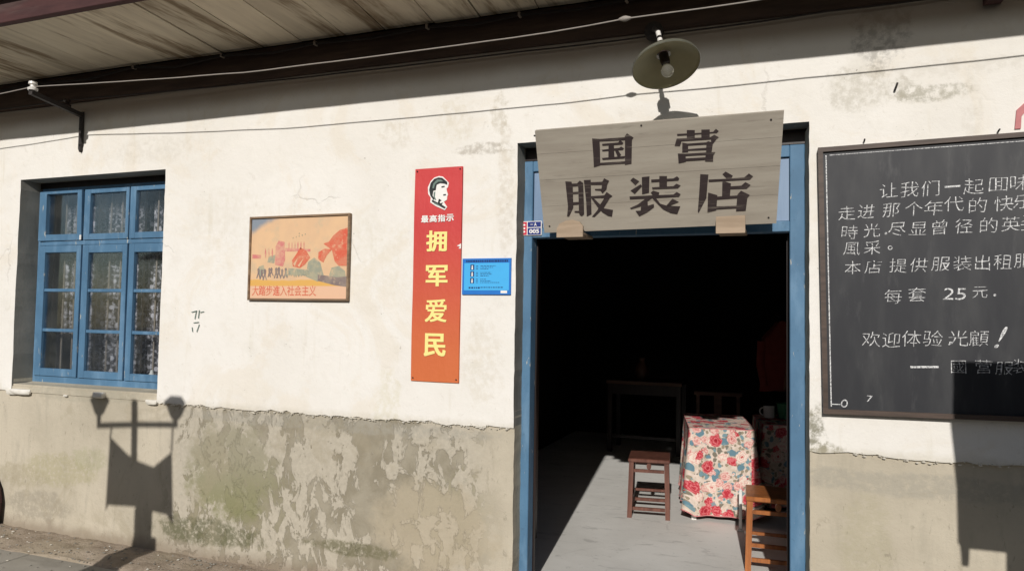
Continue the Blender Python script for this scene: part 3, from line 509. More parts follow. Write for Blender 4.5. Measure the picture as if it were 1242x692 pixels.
sash(-4.922, -4.478, 1.100, 2.090, -4.862, -4.522, 1.154, 2.030, [1.446, 1.749], yy)
sash(-4.460, -3.975, 1.100, 2.090, -4.408, -4.060, 1.151, 2.027, [1.446, 1.748], yy)
MB().box(-4.952, -4.936, yy-.008, yy+.0, 2.128, 2.165, .002).build('catch', 'whitepaint', WF)
for k in range(13):
    x = -5.50+k*.118+R.uniform(-.006, .006); MB().tube([(x, .262, 1.03), (x, .262, 2.55)], .006, 6).build('security_bar', 'rustbar', WF)
def curtain(x0, x1, z0, z1, seed):
    g = MB(); n = int((x1-x0)/.006); rows = 14; vs = []; fs = []; uvs = []
    for j in range(rows+1):
        for i in range(n+1):
            u = i/n; z = z1+(z0-z1)*j/rows; x = x0+(x1-x0)*u
            vs.append((x+.012*nz(seed, z*2, u*3), .315+.020*math.sin(i*.006/.046*2*math.pi*.8+seed+.8*nz(z, seed, u*4))+.01*nz(u*8, z*3, seed), z))
    for j in range(rows):
        for i in range(n):
            a = j*(n+1)+i; fs.append((a, a+1, a+n+2, a+n+1)); z = z1+(z0-z1)*j/rows; z2 = z1+(z0-z1)*(j+1)/rows
            uvs.append([(i*.0135, z), ((i+1)*.0135, z), ((i+1)*.0135, z2), (i*.0135, z2)])
    g.add(vs, fs, uvs); return g
for k, (a, b, z0) in enumerate(((-5.33, -5.13, 1.42), (-5.09, -4.70, 1.05), (-4.60, -4.22, 1.10), (-4.19, -4.05, 1.05))):
    curtain(a, b, z0, 2.42, k*3.1).build('lace_curtain', 'lace', WF, smooth=True)
bt = tag(MB().lathe([(0, 0), (.02, 0), (.021, .045), (.012, .06), (.010, .075), (0, .075)], 14, Matrix.Translation((-4.285, .222, 1.103))).build('small_bottle', 'whitepaint', smooth=True), 'small white bottle standing inside the lower right window pane', 'bottle')
MB().box(-5.45, -3.95, .205, .245, 1.07, 1.102).build('inner_sill', 'blue', WF)

# --- door frame
y = .12
g = MB(); g.box(-1.421, -1.357, y, y+.09, .08, 2.50, .004).box(.024, .096, y, y+.09, .08, 2.50, .004); g.box(-1.357, .024, y+.003, y+.09, 2.058, 2.112, .003).box(-1.357, .024, y+.003, y+.09, 2.44, 2.50, .003)
DF = g.build('door_frame', 'blue', B)
MB().box(-1.405, .112, .125, .25, 2.503, 2.62).build('door_lintel', 'darkwood', B)
MB().hexa([(.113, -.006, .05), (.125, -.006, .05), (.125, .16, .05), (.092, .16, .05)], [(.113, -.006, 2.56), (.125, -.006, 2.56), (.125, .16, 2.56), (.092, .16, 2.56)]).build('jamb_mortar', 'render', B)
for a, b in ((-1.354, -.66), (-.652, .021)):
    MB().box(a, b, y+.02, y+.035, 2.115, 2.437).build('transom_panel', 'bluepanel', DF)
MB().box(-1.372, -1.350, .211, .235, .08, 2.05).build('rebate', 'darkwood', DF); MB().box(.010, .040, .211, .235, .08, 2.05).build('rebate', 'darkwood', DF)
# door leaves folded back inside
def leaf(x0, x1, lab):
    g = MB().box(x0, x1, .40, .98, .10, 2.05, .004); d = g.build('door_leaf', 'darkwood', B)
    for k in range(3): MB().box(x1 if x0 < -1 else x0-.008, (x1+.008) if x0 < -1 else x0, .46, .92, .2+.6*k, .68+.6*k, .003).build('door_panel', 'darkwood', d)
leaf(-1.62, -1.585, ''); leaf(.28, .315, '')
# painted marks on the wall
Wf = lambda yy: (lambda u, v: (u, yy, v))
g = MB()
for a, b in (((-3.70, 1.60), (-3.66, 1.61)), ((-3.66, 1.61), (-3.675, 1.555)), ((-3.64, 1.615), (-3.645, 1.56)), ((-3.63, 1.60), (-3.60, 1.605)), ((-3.68, 1.53), (-3.64, 1.535)), ((-3.70, 1.50), (-3.69, 1.47)), ((-3.63, 1.52), (-3.655, 1.47))):
    g.bar((a[0]+R.uniform(-.006, .006), -.0165, a[1]), (b[0], -.0165, b[1]), .0025, .0045)
g.build('pencil_mark', 'inkgreen', B)
g = MB(); g.prism([(.962, 2.475), (.985, 2.475), (.988, 2.53), (1.01, 2.56), (1.06, 2.575), (1.06, 2.60), (1.0, 2.59), (.97, 2.56)], lambda u, v, d: (u, d, v), -.017, -.006); g.build('red_stroke', 'palered', B)
# hooks and nails
tag(MB().tube([(.487, -.0, 2.70), (.487, -.03, 2.70), (.492, -.034, 2.715), (.495, -.03, 2.725)], .005, 6).build('wall_hook', 'iron'), 'small black iron hook in the white wall above the blackboard', 'hook')
for x, z in ((.355, 2.462), (.90, 2.468)): MB().tube([(x, .0, z), (x, -.035, z+.006)], .004, 6).build('nail', 'iron', B)
# ================================================================== THINGS ON THE WALL
# shop sign leaning out over the door
BLc, BRc, TLc, TRc = [Vector(v) for v in ((-1.228, -.05, 2.06), (-.038, -.05, 2.08), (-1.198, -.32, 2.555), (-.002, -.32, 2.556))]
Bc = (BLc+BRc)/2; Vv = Vector((0, -.48602, .87394)); Nn = Vector((0, .87394, .48602))  # Nn points back into the board
BLc, BRc, TLc, TRc = [q-Nn*((q-Bc).dot(Nn)) for q in (BLc, BRc, TLc, TRc)]
SG = thing('shop_sign', 'pale wooden board sign with big brown characters leaning out above the blue doorway', 'sign', (-.633, -.05, 2.07))
ncut = [0, .27, .53, .78, 1.0]
for k, (a, b) in enumerate(zip(ncut, ncut[1:])):
    e = .0012; p = [BLc.lerp(TLc, a+e), BRc.lerp(TRc, a+e), BRc.lerp(TRc, b-e), BLc.lerp(TLc, b-e)]
    g = MB(); d = Nn*(.0004*(k % 2)); g.hexa([q+d for q in p], [q+Nn*.022 for q in p]); g.build('board', 'sign', SG)
def sgn(u, v, d): return Bc+Vector((u, 0, 0))+Vv*v-Nn*d
for ch, strokes in SIGN_STROKES.items():
    g = MB()
    for i, st in enumerate(strokes): g.prism(st, sgn, .0, .0010+.00022*i)
    bm_o = g.build('character', 'brownpaint', SG)
for x0, x1, top in ((-1.140, -.996, 2.122), (-.318, -.180, 2.116)):
    g = MB(); g.box(x0, x1, -.088, .118, 2.040, 2.056, .003)
    g.prism([(x0, 2.03), (x1, 2.03), (x1, top-.035), (x1-.02, top-.01), (x1-.06, top), (x0+.05, top-.004), (x0+.015, top-.02), (x0, top-.045)] if x0 < -1 else [(x0, 2.03), (x1, 2.03), (x1, top), (x0, top-.003)], lambda u, v, d: (u, d, v), -.106, -.089)
    g.build('support_block', 'lath', SG)
MB().bar((-1.0, .118, 2.47), (-1.0, -.27, 2.50), .02, .02).build('stay', 'iron', SG); MB().bar((-.2, .118, 2.47), (-.2, -.27, 2.50), .02, .02).build('stay', 'iron', SG)

for u, v in ((-.56, .03), (-.57, .53), (.56, .04), (.575, .52), (-.02, .54)):
    c0 = sgn(u, v, .0); MB().prism([(.005*math.cos(a), .005*math.sin(a)) for a in [i*math.pi/4 for i in range(8)]], lambda p, q_, d: c0+Vector((p, 0, 0))+Vv*q_-Nn*d, -.001, .0015).build('nail', 'iron', SG)
# house number plate
NP = thing('number_plate', 'small red and blue enamel number plate reading 005 at the left of the door head', 'number plate', (-1.355, .118, 2.11))
MB().box(-1.421, -1.297, .112, .1185, 2.070, 2.152, .002).build('plate', 'white', NP)
MB().box(-1.417, -1.386, .1105, .112, 2.074, 2.148).build('red_field', 'platered', NP)
MB().box(-1.381, -1.301, .1105, .112, 2.118, 2.148).box(-1.381, -1.301, .1105, .112, 2.074, 2.113).build('blue_field', 'plateblue', NP)
g = MB()
for k in range(3): g.prism([(-1.4015+.007*math.cos(a), 2.131-.0195*k+.006*math.sin(a)) for a in [i*math.pi/4 for i in range(8)]], lambda u, v, d: (u, d, v), .1098, .1105)
put_text(g, '一', -1.356, 2.133, .016, .003, Wf(.1095)); put_text(g, 'A', -1.334, 2.133, .015, .02, Wf(.1095), .02); put_text(g, '005', -1.341, 2.0935, .06, .024, Wf(.1095), .03); g.build('lettering', 'white', NP)

# poster in a thin frame
PO = thing('framed_poster', 'framed faded poster with red flags and marching crowd hung left of the red banner', 'poster', (-2.85, -.015, 1.95))
px0, px1, pz0, pz1 = -3.232, -2.478, 1.683, 2.219
g = MB(); f = .013
g.box(px0, px0+f, -.038, -.012, pz0, pz1, .002).box(px1-f, px1, -.038, -.012, pz0, pz1, .002).box(px0+f, px1-f, -.037, -.012, pz0, pz0+f, .002).box(px0+f, px1-f, -.037, -.012, pz1-f, pz1, .002); g.build('frame', 'posterframe', PO)
t = NT('poster_paper', .6, .3); a = t.noise(5, 5, .6); X, Y, Z = t.xyz()
c = t.mix(t.ramp(a, .3, .7), (.74, .49, .285), (.66, .44, .27)); c = t.mix(t.math('MULTIPLY', t.ramp(t.noise(9, 4, co=t.mp(loc=(4, 0, 0))), .5, .7), .45), c, (.47, .42, .30))
c = t.mix(t.ramp(t.math('ADD', Z, t.math('MULTIPLY', a, .03)), -.118, -.128), c, (.70, .40, .11)); c = t.mix(t.ramp(t.math('ADD', Z, 0.0), -.172, -.180), c, (.74, .47, .31))
tl = t.ramp(t.math('ADD', t.math('SUBTRACT', Z, t.math('MULTIPLY', X, .55)), t.math('MULTIPLY', a, .12)), .40, .46); c = t.mix(t.math('MULTIPLY', tl, .85), c, (.16, .24, .32)); t.col(c); M['paper'] = t.m
MB().box(px0+f, px1-f, -.026, -.012, pz0+f, pz1-f).build('print', 'paper', PO)
def pshape(name, mat, polys, lay):
    g = MB()
    for i, p in enumerate(polys):
        g = MB(); g.prism([(px0+u*(px1-px0), pz1-v*(pz1-pz0)) for u, v in p], lambda u, v, d: (u, d, v), -.0262-.0003*lay-.00006*i, -.0255); g.build(name, mat, PO)
def prt(name, c1, c2, c3):
    t = NT(name, .6, .2); a = t.noise(16, 6, .7); b = t.noise(45, 3, .6)
    t.col(t.mix(t.math('MULTIPLY', t.ramp(b, .55, .68), .6), t.mix(t.ramp(a, .35, .65), c1, c2), c3)); return t.m
M['pred'] = prt('faded_red_print', (.64, .12, .07), (.62, .22, .13), (.70, .42, .26)); M['ppink'] = prt('faded_pink_print', (.60, .18, .18), (.64, .36, .25), (.70, .46, .28)); M['pgrey'] = prt('grey_green_print', (.30, .31, .24), (.42, .38, .26), (.62, .44, .27)); M['pdark'] = prt('dark_print', (.22, .17, .16), (.30, .24, .20), (.48, .36, .25))
pshape('print_shape', 'pgrey', [[(.60, .55), (.66, .50), (.72, .56), (.76, .72), (.70, .78), (.58, .72)], [(.83, .62), (.90, .60), (.96, .66), (.975, .78), (.88, .80), (.80, .74)], [(.20, .48), (.27, .46), (.26, .56), (.19, .55)], [(.10, .60), (.15, .58), (.17, .66), (.12, .72), (.09, .68)], [(.40, .62), (.60, .64), (.60, .71), (.42, .70)]], 1)
def walker(u, v, s):
    k = R.uniform(-.006, .006); return [(u-.008*s, v), (u+.006*s, v-.012*s), (u+.016*s, v+.01*s), (u+.013*s, v+.055*s), (u+.028*s+k, v+.105*s), (u+.018*s+k, v+.108*s), (u+.004*s, v+.065*s), (u-.010*s-k, v+.11*s), (u-.020*s-k, v+.105*s), (u-.004*s, v+.05*s)]
pshape('print_shape', 'pdark', [[(.70, .70), (.78, .71), (.88, .73), (.977, .72), (.977, .84), (.86, .82), (.70, .77)]]+[walker(.10+.034*k+R.uniform(-.01, .01), .63+R.uniform(-.02, .015), R.uniform(.8, 1.15)) for k in range(9)], 2)
pshape('print_shape', 'pgrey', [walker(.39+.026*k+R.uniform(-.006, .006), .655+R.uniform(-.01, .01), R.uniform(.45, .65)) for k in range(9)]+[[(.50, .22), (.505, .205), (.512, .22)]]+[[(.44+.03*k, .27-.01*k), (.446+.03*k, .255-.01*k), (.452+.03*k, .272-.01*k)] for k in range(5)], 5)
pshape('print_shape', 'ppink', [[(.27, .36), (.30, .29), (.36, .31), (.37, .52), (.35, .60), (.27, .58)], [(.03, .45), (.12, .46), (.12, .50), (.03, .50)], [(.36, .38), (.62, .40), (.62, .43), (.36, .42)]]+[[(.40+.03*k, .34), (.405+.03*k, .31), (.41+.03*k, .34), (.41+.03*k, .40), (.40+.03*k, .40)] for k in range(6)]+[[(.16+.035*k, .44), (.165+.035*k, .38), (.175+.035*k, .44), (.17+.035*k, .50)] for k in range(3)], 3)
pshape('print_shape', 'pred', [[(.745, .34), (.80, .32), (.84, .25), (.90, .19), (.977, .165), (.977, .60), (.90, .60), (.86, .55), (.83, .42)], [(.70, .44), (.76, .40), (.83, .41), (.78, .48), (.75, .56), (.70, .52)], [(.48, .46), (.52, .38), (.58, .42), (.62, .50), (.57, .58), (.52, .62), (.45, .60), (.44, .53)]], 4)
pshape('print_shape', 'paper', [[(.455, .57), (.50, .50), (.47, .60)], [(.50, .59), (.56, .50), (.515, .61)]], 6)
g = MB(); put_text(g, '大踏步進入社会主义', (px0+.035+px0+.68*(px1-px0))/2, pz0+.062, .49, .066, Wf(-.0266), .012); g.build('lettering', 'pred', PO)

# red banner
BN = thing('red_banner', 'tall red paper banner with yellow characters and a capped head in profile', 'banner', (-1.89, -.018, 2.25))
g = MB(); bx0, bx1, bz0, bz1 = -2.045, -1.737, 1.222, 2.465; vs = []; n = 24
for j in range(n+1):
    z = bz0+(bz1-bz0)*j/n
    for i in range(7):
        x = bx0+(bx1-bx0)*i/6+(.003*nz(z*3, i) if i in (0, 6) else 0); vs.append((x, -.0205+.0025*nz(x*6, 1, z*3), z))
g.add(vs, [(j*7+i, j*7+i+1, (j+1)*7+i+1, (j+1)*7+i) for j in range(n) for i in range(6)]); g.add([(a, -.012, c) for a, b, c in (vs[0], vs[6], vs[-1], vs[-7])], [(0, 1, 2, 3)])
g.build('paper', 'banner', BN, smooth=True)
g = MB()
for ch, x, z, w_, h_ in (('拥', -1.893, 2.036, .135, .125), ('军', -1.888, 1.834, .142, .125), ('爱', -1.889, 1.632, .142, .135), ('民', -1.891, 1.434, .142, .135)): bold(g, ch, x, z, w_-.008, h_-.006, -.0242, .0 if ch == '爱' else .006, .0030 if ch == '爱' else .0036)
g.build('lettering', 'yellow', BN)
g = MB()
for i, ch in enumerate('最高指示'): bold(g, ch, -1.972+.054*i, 2.166+.001*i, .046, .040, -.0242, .004, .0014)
g.build('lettering', 'white', BN)
def pf(name, mat, polys, yy):
    g = MB()
    for i, p in enumerate(polys): g.prism([(-1.952+u*.125, 2.411-v*.195) for u, v in p], lambda u, v, d: (u, d, v), yy-.0002*i, -.0205)
    return g.build(name, mat, BN)
pf('portrait_outline', 'white', [[(.52, -.02), (.72, .0), (.92, .12), (1.04, .20), (1.0, .33), (.93, .37), (.95, .45), (1.01, .55), (.97, .60), (.96, .70), (.80, .76), (.98, .92), (.86, 1.01), (.40, .88), (.10, .76), (.12, .62), (-.02, .50), (-.04, .30), (.10, .12), (.28, .02)]], -.0242)
pf('portrait_ink', 'ink', [[(.50, .02), (.70, .04), (.96, .17), (.97, .26), (.80, .22), (.60, .20), (.42, .24), (.38, .40), (.25, .42), (.22, .56), (.34, .66), (.28, .70), (.10, .56), (.03, .38), (.10, .18), (.28, .06)], [(.70, .72), (.55, .66), (.62, .80), (.78, .78), (.70, .84), (.92, .93), (.85, .97), (.45, .84), (.18, .74), (.20, .68), (.50, .78)], [(.66, .30), (.82, .28), (.84, .32), (.68, .34)], [(.76, .54), (.90, .53), (.92, .57), (.78, .58)]], -.0248)
pf('portrait_shading', 'inkgreen', [[(.44, .08), (.64, .09), (.76, .15), (.50, .15), (.34, .22), (.28, .34), (.20, .34), (.24, .20)], [(.28, .46), (.36, .44), (.34, .60), (.42, .70), (.36, .70), (.27, .58)], [(.30, .76), (.50, .82), (.66, .90), (.50, .86), (.30, .80)]], -.0256)

g = MB(); g.prism([(-1.737, 2.018), (-1.762, 2.005), (-1.742, 2.0), (-1.752, 1.990), (-1.7375, 1.988)], lambda u, v, d: (u, d, v), -.0248, -.0205); g.build('tear', 'white', BN)
for x, z in ((-2.03, 2.45), (-1.752, 2.45), (-2.03, 1.24), (-1.752, 1.24)): MB().lathe([(0, .004), (.004, .002), (.005, 0)], 8, Matrix.Translation((x, -.0235, z)) @ Matrix.Rotation(math.pi/2, 4, 'X')).build('tack', 'iron', BN)
# blue notice
NO = thing('blue_notice', 'sky blue printed notice sheet with three small figures pasted beside the doorway', 'notice', (-1.58, -.018, 1.83))
nx0, nx1, nz0, nz1 = -1.727, -1.430, 1.726, 1.931
MB().box(nx0, nx1, -.020, -.006, nz0, nz1).build('border', 'cyan2', NO)
MB().box(nx0+.012, nx1-.010, -.0208, -.0200, nz0+.024, nz1-.026).build('paper', 'cyan', NO)
q = lambda u, v: (nx0+u*(nx1-nx0), nz1-v*(nz1-nz0))
g = MB(); u = .08
while u < .93:
    wd = R.uniform(.015, .045); a = q(u, .045); b = q(min(u+wd, .95), .105); g.box(a[0], b[0], -.0212, -.0204, b[1], a[1]); u += wd+.010
for k in range(3):
    z0_ = .17+.185*k; a = q(.17, z0_); b = q(.25, z0_+.15); g.box(a[0], b[0], -.0214, -.0208, b[1], a[1])
    for r, (s, e) in enumerate(((.38, .70-.1*k), (.38, .64-.02*k), (.38, .55+.22*(k == 2)))):
        zz = z0_+.03+.045*r; a = q(.29, zz); b = q(.33, zz+.016); g.box(a[0], b[0], -.0212, -.0208, b[1], a[1])
        u = s
        while u < e: 
            wd = R.uniform(.02, .06); a = q(u, zz); b = q(min(u+wd, e), zz+.016); g.box(a[0], b[0], -.0212, -.0208, b[1], a[1]); u += wd+.012
u = .14
while u < .83:
    wd = R.uniform(.02, .05); a = q(u, .79); b = q(u+wd, .815 if u > .35 else .835); g.box(a[0], b[0], -.0212, -.0208, b[1], a[1]); u += wd+.015
g.build('lettering', 'navy', NO)
g = MB()
for k in range(3):
    z0_ = .17+.185*k; c0 = q(.21, z0_+.045); g.prism([(c0[0]+.0045*math.cos(a), c0[1]+.0045*math.sin(a)) for a in [i*math.pi/4 for i in range(8)]], lambda u, v, d: (u, d, v), -.0219, -.0214); a = q(.195, z0_+.07); b = q(.225, z0_+.135); g.box(a[0], b[0], -.0219, -.0214, b[1], a[1])
a = q(.80, .89); b = q(.93, .96); g.box(a[0], b[0], -.0206, -.02, b[1], a[1]); g.build('white_print', 'white', NO)

# blackboard, hung a little crooked
BB = thing('blackboard', 'large black chalkboard with handwritten white Chinese chalk text right of the door', 'blackboard', (.15, -.012, 2.44)); ang = math.radians(.95)
def bbp(x, z):      # wall point -> board local u, v (u right, v down)
    dx = x-.15; dz = z-2.438; return dx*math.cos(ang)+dz*math.sin(ang), -dx*math.sin(ang)+dz*math.cos(ang)
def bq(u, v, d): return (.15+u*math.cos(ang)-v*math.sin(ang), d, 2.438+u*math.sin(ang)+v*math.cos(ang))
BWd, BHt = 2.30, 1.268
def rot_box(g, u0, u1, v0, v1, d0, d1): return g.prism([(u0, v0), (u1, v0), (u1, v1), (u0, v1)], bq, d0, d1)
rot_box(MB(), .022, BWd-.022, -BHt+.022, -.022, -.038, -.008).build('slate', 'board', BB)
g = MB(); fw_ = .022
rot_box(g, 0, fw_, -BHt, 0, -.052, -.008); rot_box(g, BWd-fw_, BWd, -BHt, 0, -.052, -.008); rot_box(g, fw_, BWd-fw_, -fw_, 0, -.051, -.008); rot_box(g, fw_, BWd-fw_, -BHt, -BHt+fw_, -.051, -.008); g.build('frame', 'blindframe', BB)
g = MB(); rot_box(g, .033, .038, -BHt+.034, -.038, -.0395, -.038); rot_box(g, .05, 1.5, -.040, -.037, -.0395, -.038); rot_box(g, .036, .075, -BHt+.043, -BHt+.047, -.0395, -.038); g.build('chalk_border', 'chalk', BB)
rowz = None; rows = []
for ch, x, z, s in CHALK:
    if rows and abs(rows[-1][-1][2]-z) < .055 and x > rows[-1][-1][1]: rows[-1].append((ch, x, z, s))
    else: rows.append([(ch, x, z, s)])
for row in rows:
    g = MB()
    for ch, x, z, s in row:
        s *= .93 if z > 1.45 or z < 1.3 else .74
        if ch in '.。o7!25': 
            if ch == '.': put_text(g, '.', x, z, .011, .011, Wf(-.0392))
            elif ch == '。': put_text(g, ch, x, z, .02, .02, Wf(-.0392))
            elif ch == '!': put_text(g, ch, x, z, .016, .095, Wf(-.0392), 0, shear=.45)
            else: put_text(g, ch, x, z, s*.62, s*.8, Wf(-.0392), -.004, shear=.15, jit=.002)
        elif ch == '一': put_text(g, ch, x, z, s*.8, .008, Wf(-.0392), -.004, rot=.03)
        else: put_text(g, ch, x, z, s, s*.92, Wf(-.0392), -.014, keep=True, jit=s*.06, shear=R.uniform(.02, .13), rot=R.uniform(-.03, .05))
    g.build('chalk_writing', 'chalk', BB)
g = MB(); g.bar((.538, -.039, 1.403), (.652, -.039, 1.408), .0015, .009); g.build('chalk_writing', 'chalk', BB)

# enamel lamp on a bracket above the sign
LP = thing('wall_lamp', 'enamel dish lamp with a bare bulb on a short arm above the shop sign', 'lamp', (-.64, -.036, 3.08))
ctr = Vector((-.5205, -.405, 2.791)); ax = Vector((-.24, .34, .91)).normalized(); ML = Matrix.Translation(ctr) @ ax.to_track_quat('Z', 'Y').to_matrix().to_4x4()
MB().lathe([(.157, 0), (.153, .012), (.11, .035), (.06, .058), (.034, .066)], 48, ML).build('shade_lining', 'shade_in', LP, smooth=True)
MB().lathe([(.158, -.002), (.161, .002), (.156, .016), (.112, .040), (.062, .063), (.036, .072), (.034, .068)], 48, ML).build('shade', 'shade_out', LP, smooth=True)
MB().lathe([(0, .015), (.020, .015), (.023, .03), (.023, .085), (.032, .09), (.032, .13), (.02, .145), (0, .145)], 20, ML).build('lamp_holder', 'bake', LP, smooth=True)
prof = [(0, -.062)]+[(.030*math.sin(a), -.032-.030*math.cos(a)) for a in [.3, .6, .9, 1.2, 1.57, 1.9, 2.2]]+[(.016, .0), (.013, .018)]
MB().lathe(prof, 24, ML).build('bulb', 'bulb', LP, smooth=True)
top = ML @ Vector((0, 0, .14)); MB().tube([top, top+ax*.05, Vector((-.60, -.24, 3.035)), Vector((-.625, -.14, 3.085)), Vector((-.64, -.07, 3.10))], .010, 10).build('arm', 'iron', LP, smooth=True)
MB().tube([top-ax*.0, top+ax*.03], .0125, 10).tube([top+ax*.045, top+ax*.075], .012, 10).build('insulator_sleeve', 'porcelain', LP, smooth=True)
MB().lathe([(0, 0), (.05, 0), (.048, .03), (.03, .045), (0, .045)], 20, Matrix.Translation((-.64, -.037, 3.105)) @ Matrix.Rotation(math.pi/2, 4, 'X')).build('rose', 'iron', LP, smooth=True)

# iron bracket with insulators
BK = thing('wire_bracket', 'black iron wall bracket carrying white insulators and wires above the window', 'bracket', (-4.79, -.01, 2.95))
MB().bar((-4.785, -.022, 2.80), (-4.785, -.022, 3.04), .035, .012).box(-4.80, -4.77, -.03, .0, 2.79, 2.81).build('wall_strap', 'iron', BK)
MB().bar((-4.785, -.02, 3.015), (-4.70, -.47, 3.045), .028, .030).build('arm', 'iron', BK)
def insul(x, y, z, s=1): return MB().lathe([(0, 0), (.026*s, 0), (.028*s, .012*s), (.014*s, .022*s), (.013*s, .03*s), (.024*s, .036*s), (.022*s, .05*s), (0, .056*s)], 16, Matrix.Translation((x, y, z)))
insul(-4.70, -.455, 3.06, 1.15).build('insulator', 'porcelain', BK, smooth=True); insul(-4.76, -.16, 3.04, 1.0).build('insulator', 'bake', BK, smooth=True)
MB().prism([(-4.80, 2.80), (-4.775, 2.80), (-4.775, 2.76), (-4.788, 2.745), (-4.80, 2.77)], lambda u, v, d: (u, d, v), -.03, -.006).build('strap_foot', 'iron', BK)
def interp(pts, st=.12, sag=0, fnz=0):
    out = []
    for a, b in zip(pts, pts[1:]):
        a = Vector(a); b = Vector(b); n = max(1, int((b-a).length/st))
        for i in range(n):
            u = i/n; p = a.lerp(b, u); p.z -= sag*4*u*(1-u); p.z += fnz*nz(p.x*3, 5); out.append(p)
    out.append(Vector(pts[-1])); return out
W1 = tag(MB().tube(interp([(-9, -.45, 3.02), (-5.6, -.455, 3.045), (-4.70, -.455, 3.085), (-2.95, -.455, 2.998), (-1.27, -.46, 2.997), (-.70, -.47, 3.015), (0, -.48, 3.02), (2.6, -.48, 3.055), (5, -.48, 3.1)], .15, .004, .003), .0034, 6).build('overhead_wire', 'wire_light', smooth=True), 'pale thin wire strung from the bracket insulator in front of the lamp', 'wire')
MB().lathe([(0, -.035), (.007, -.025), (.013, -.006), (.013, .006), (.007, .025), (0, .035)], 10, Matrix.Translation((-.705, -.47, 3.015)) @ Matrix.Rotation(math.pi/2, 4, 'Y')).build('wire_knot', 'wire_light', W1, smooth=True)
tag(MB().tube(interp([(-9, -.02, 3.05), (-5.64, -.10, 3.105), (-4.76, -.16, 3.085), (-3.1, -.06, 3.085), (-1.35, -.045, 3.085), (-.64, -.045, 3.085), (.2, -.045, 3.10), (.74, -.045, 3.105), (5, -.045, 3.10)], .15, .003, .003), .0045, 6).build('dark_wire', 'wire_dark', smooth=True), 'dark wire running along the foot of the timber wall plate', 'wire')
pts = [(-9, -.06, 3.27), (-5.61, -.06, 3.262), (-5.27, -.06, 3.28), (-4.66, -.06, 3.262), (-4.258, -.06, 3.302), (-3.89, -.06, 3.262), (-3.483, -.06, 3.296), (-3.07, -.06, 3.268), (-2.749, -.06, 3.29), (-2.34, -.06, 3.275), (-1.966, -.06, 3.295), (-1.66, -.06, 3.272), (-1.388, -.06, 3.29), (-1.05, -.06, 3.275), (-.784, -.06, 3.29), (-.3, -.06, 3.27), (.3, -.06, 3.29), (1.2, -.06, 3.265), (5, -.06, 3.28)]
CB = tag(MB().tube(interp(pts, .1), .009, 6).build('black_cable', 'wire_dark', smooth=True), 'thick black cable clipped in drooping loops under the eave boards', 'cable')
for p in pts[4:15:2]: MB().box(p[0]-.007, p[0]+.007, -.072, -.036, p[2]-.012, p[2]+.014, .002).build('clip', 'rustbar', CB)

# ================================================================== THINGS INSIDE THE DOOR
def make_stool(name, label, group, mat, wd, dp, ht, loc, rz, mirror=False):
    T = thing(name, label, 'stool', loc, group, rz); lg = .035
    MB().box(-wd/2-.008, wd/2+.008, -dp/2-.008, dp/2+.008, ht-.028, ht, .006).build('seat', mat, T, world=False)
    sp = .012
    for sx in (-1, 1):
        for sy in (-1, 1): MB().bar((sx*(wd/2-lg/2+sp), sy*(dp/2-lg/2+sp), 0), (sx*(wd/2-lg/2), sy*(dp/2-lg/2), ht-.029), lg, lg).build('leg', mat, T, world=False)
    a = wd/2-lg; b = dp/2-lg
    for sy in (-1, 1):
        yy = sy*(dp/2-lg/2); g = MB(); g.box(-a, a, yy-.009, yy+.009, ht-.105, ht-.082)
        g.prism([(.018*math.cos(k*math.pi/6), ht-.056+.026*math.sin(k*math.pi/6)) for k in range(12)], lambda u, v, d: (u, d, v), yy-.008, yy+.008); g.build('apron', mat, T, world=False)
        MB().box(-a-.008, a+.008, yy-.010, yy+.010, .055, .080, .002).build('stretcher', mat, T, world=False)
        MB().box(-a-.006, a+.006, yy-.009, yy+.009, .135, .155, .002).build('stretcher', mat, T, world=False) if sy > 0 else None
    for sx in (-1, 1):
        xx = sx*(wd/2-lg/2); MB().box(xx-.009, xx+.009, -b, b, ht-.105, ht-.082).build('apron', mat, T, world=False)
        for zz in (.11,): MB().box(xx-.010, xx+.010, -b-.008, b+.008, zz, zz+.025, .002).build('stretcher', mat, T, world=False)
    return T
GS = 'wooden stools inside the shop door'
make_stool('wooden_stool', 'red brown wooden stool standing alone on the sunlit concrete floor', GS, 'stoolA', .30, .34, .45, (-1.0, 2.01, .08), math.radians(8))
make_stool('wooden_stool', 'orange brown wooden stool half in shade at the right door jamb', GS, 'stoolB', .36, .34, .45, (-.045, 1.10, .08), math.radians(3))

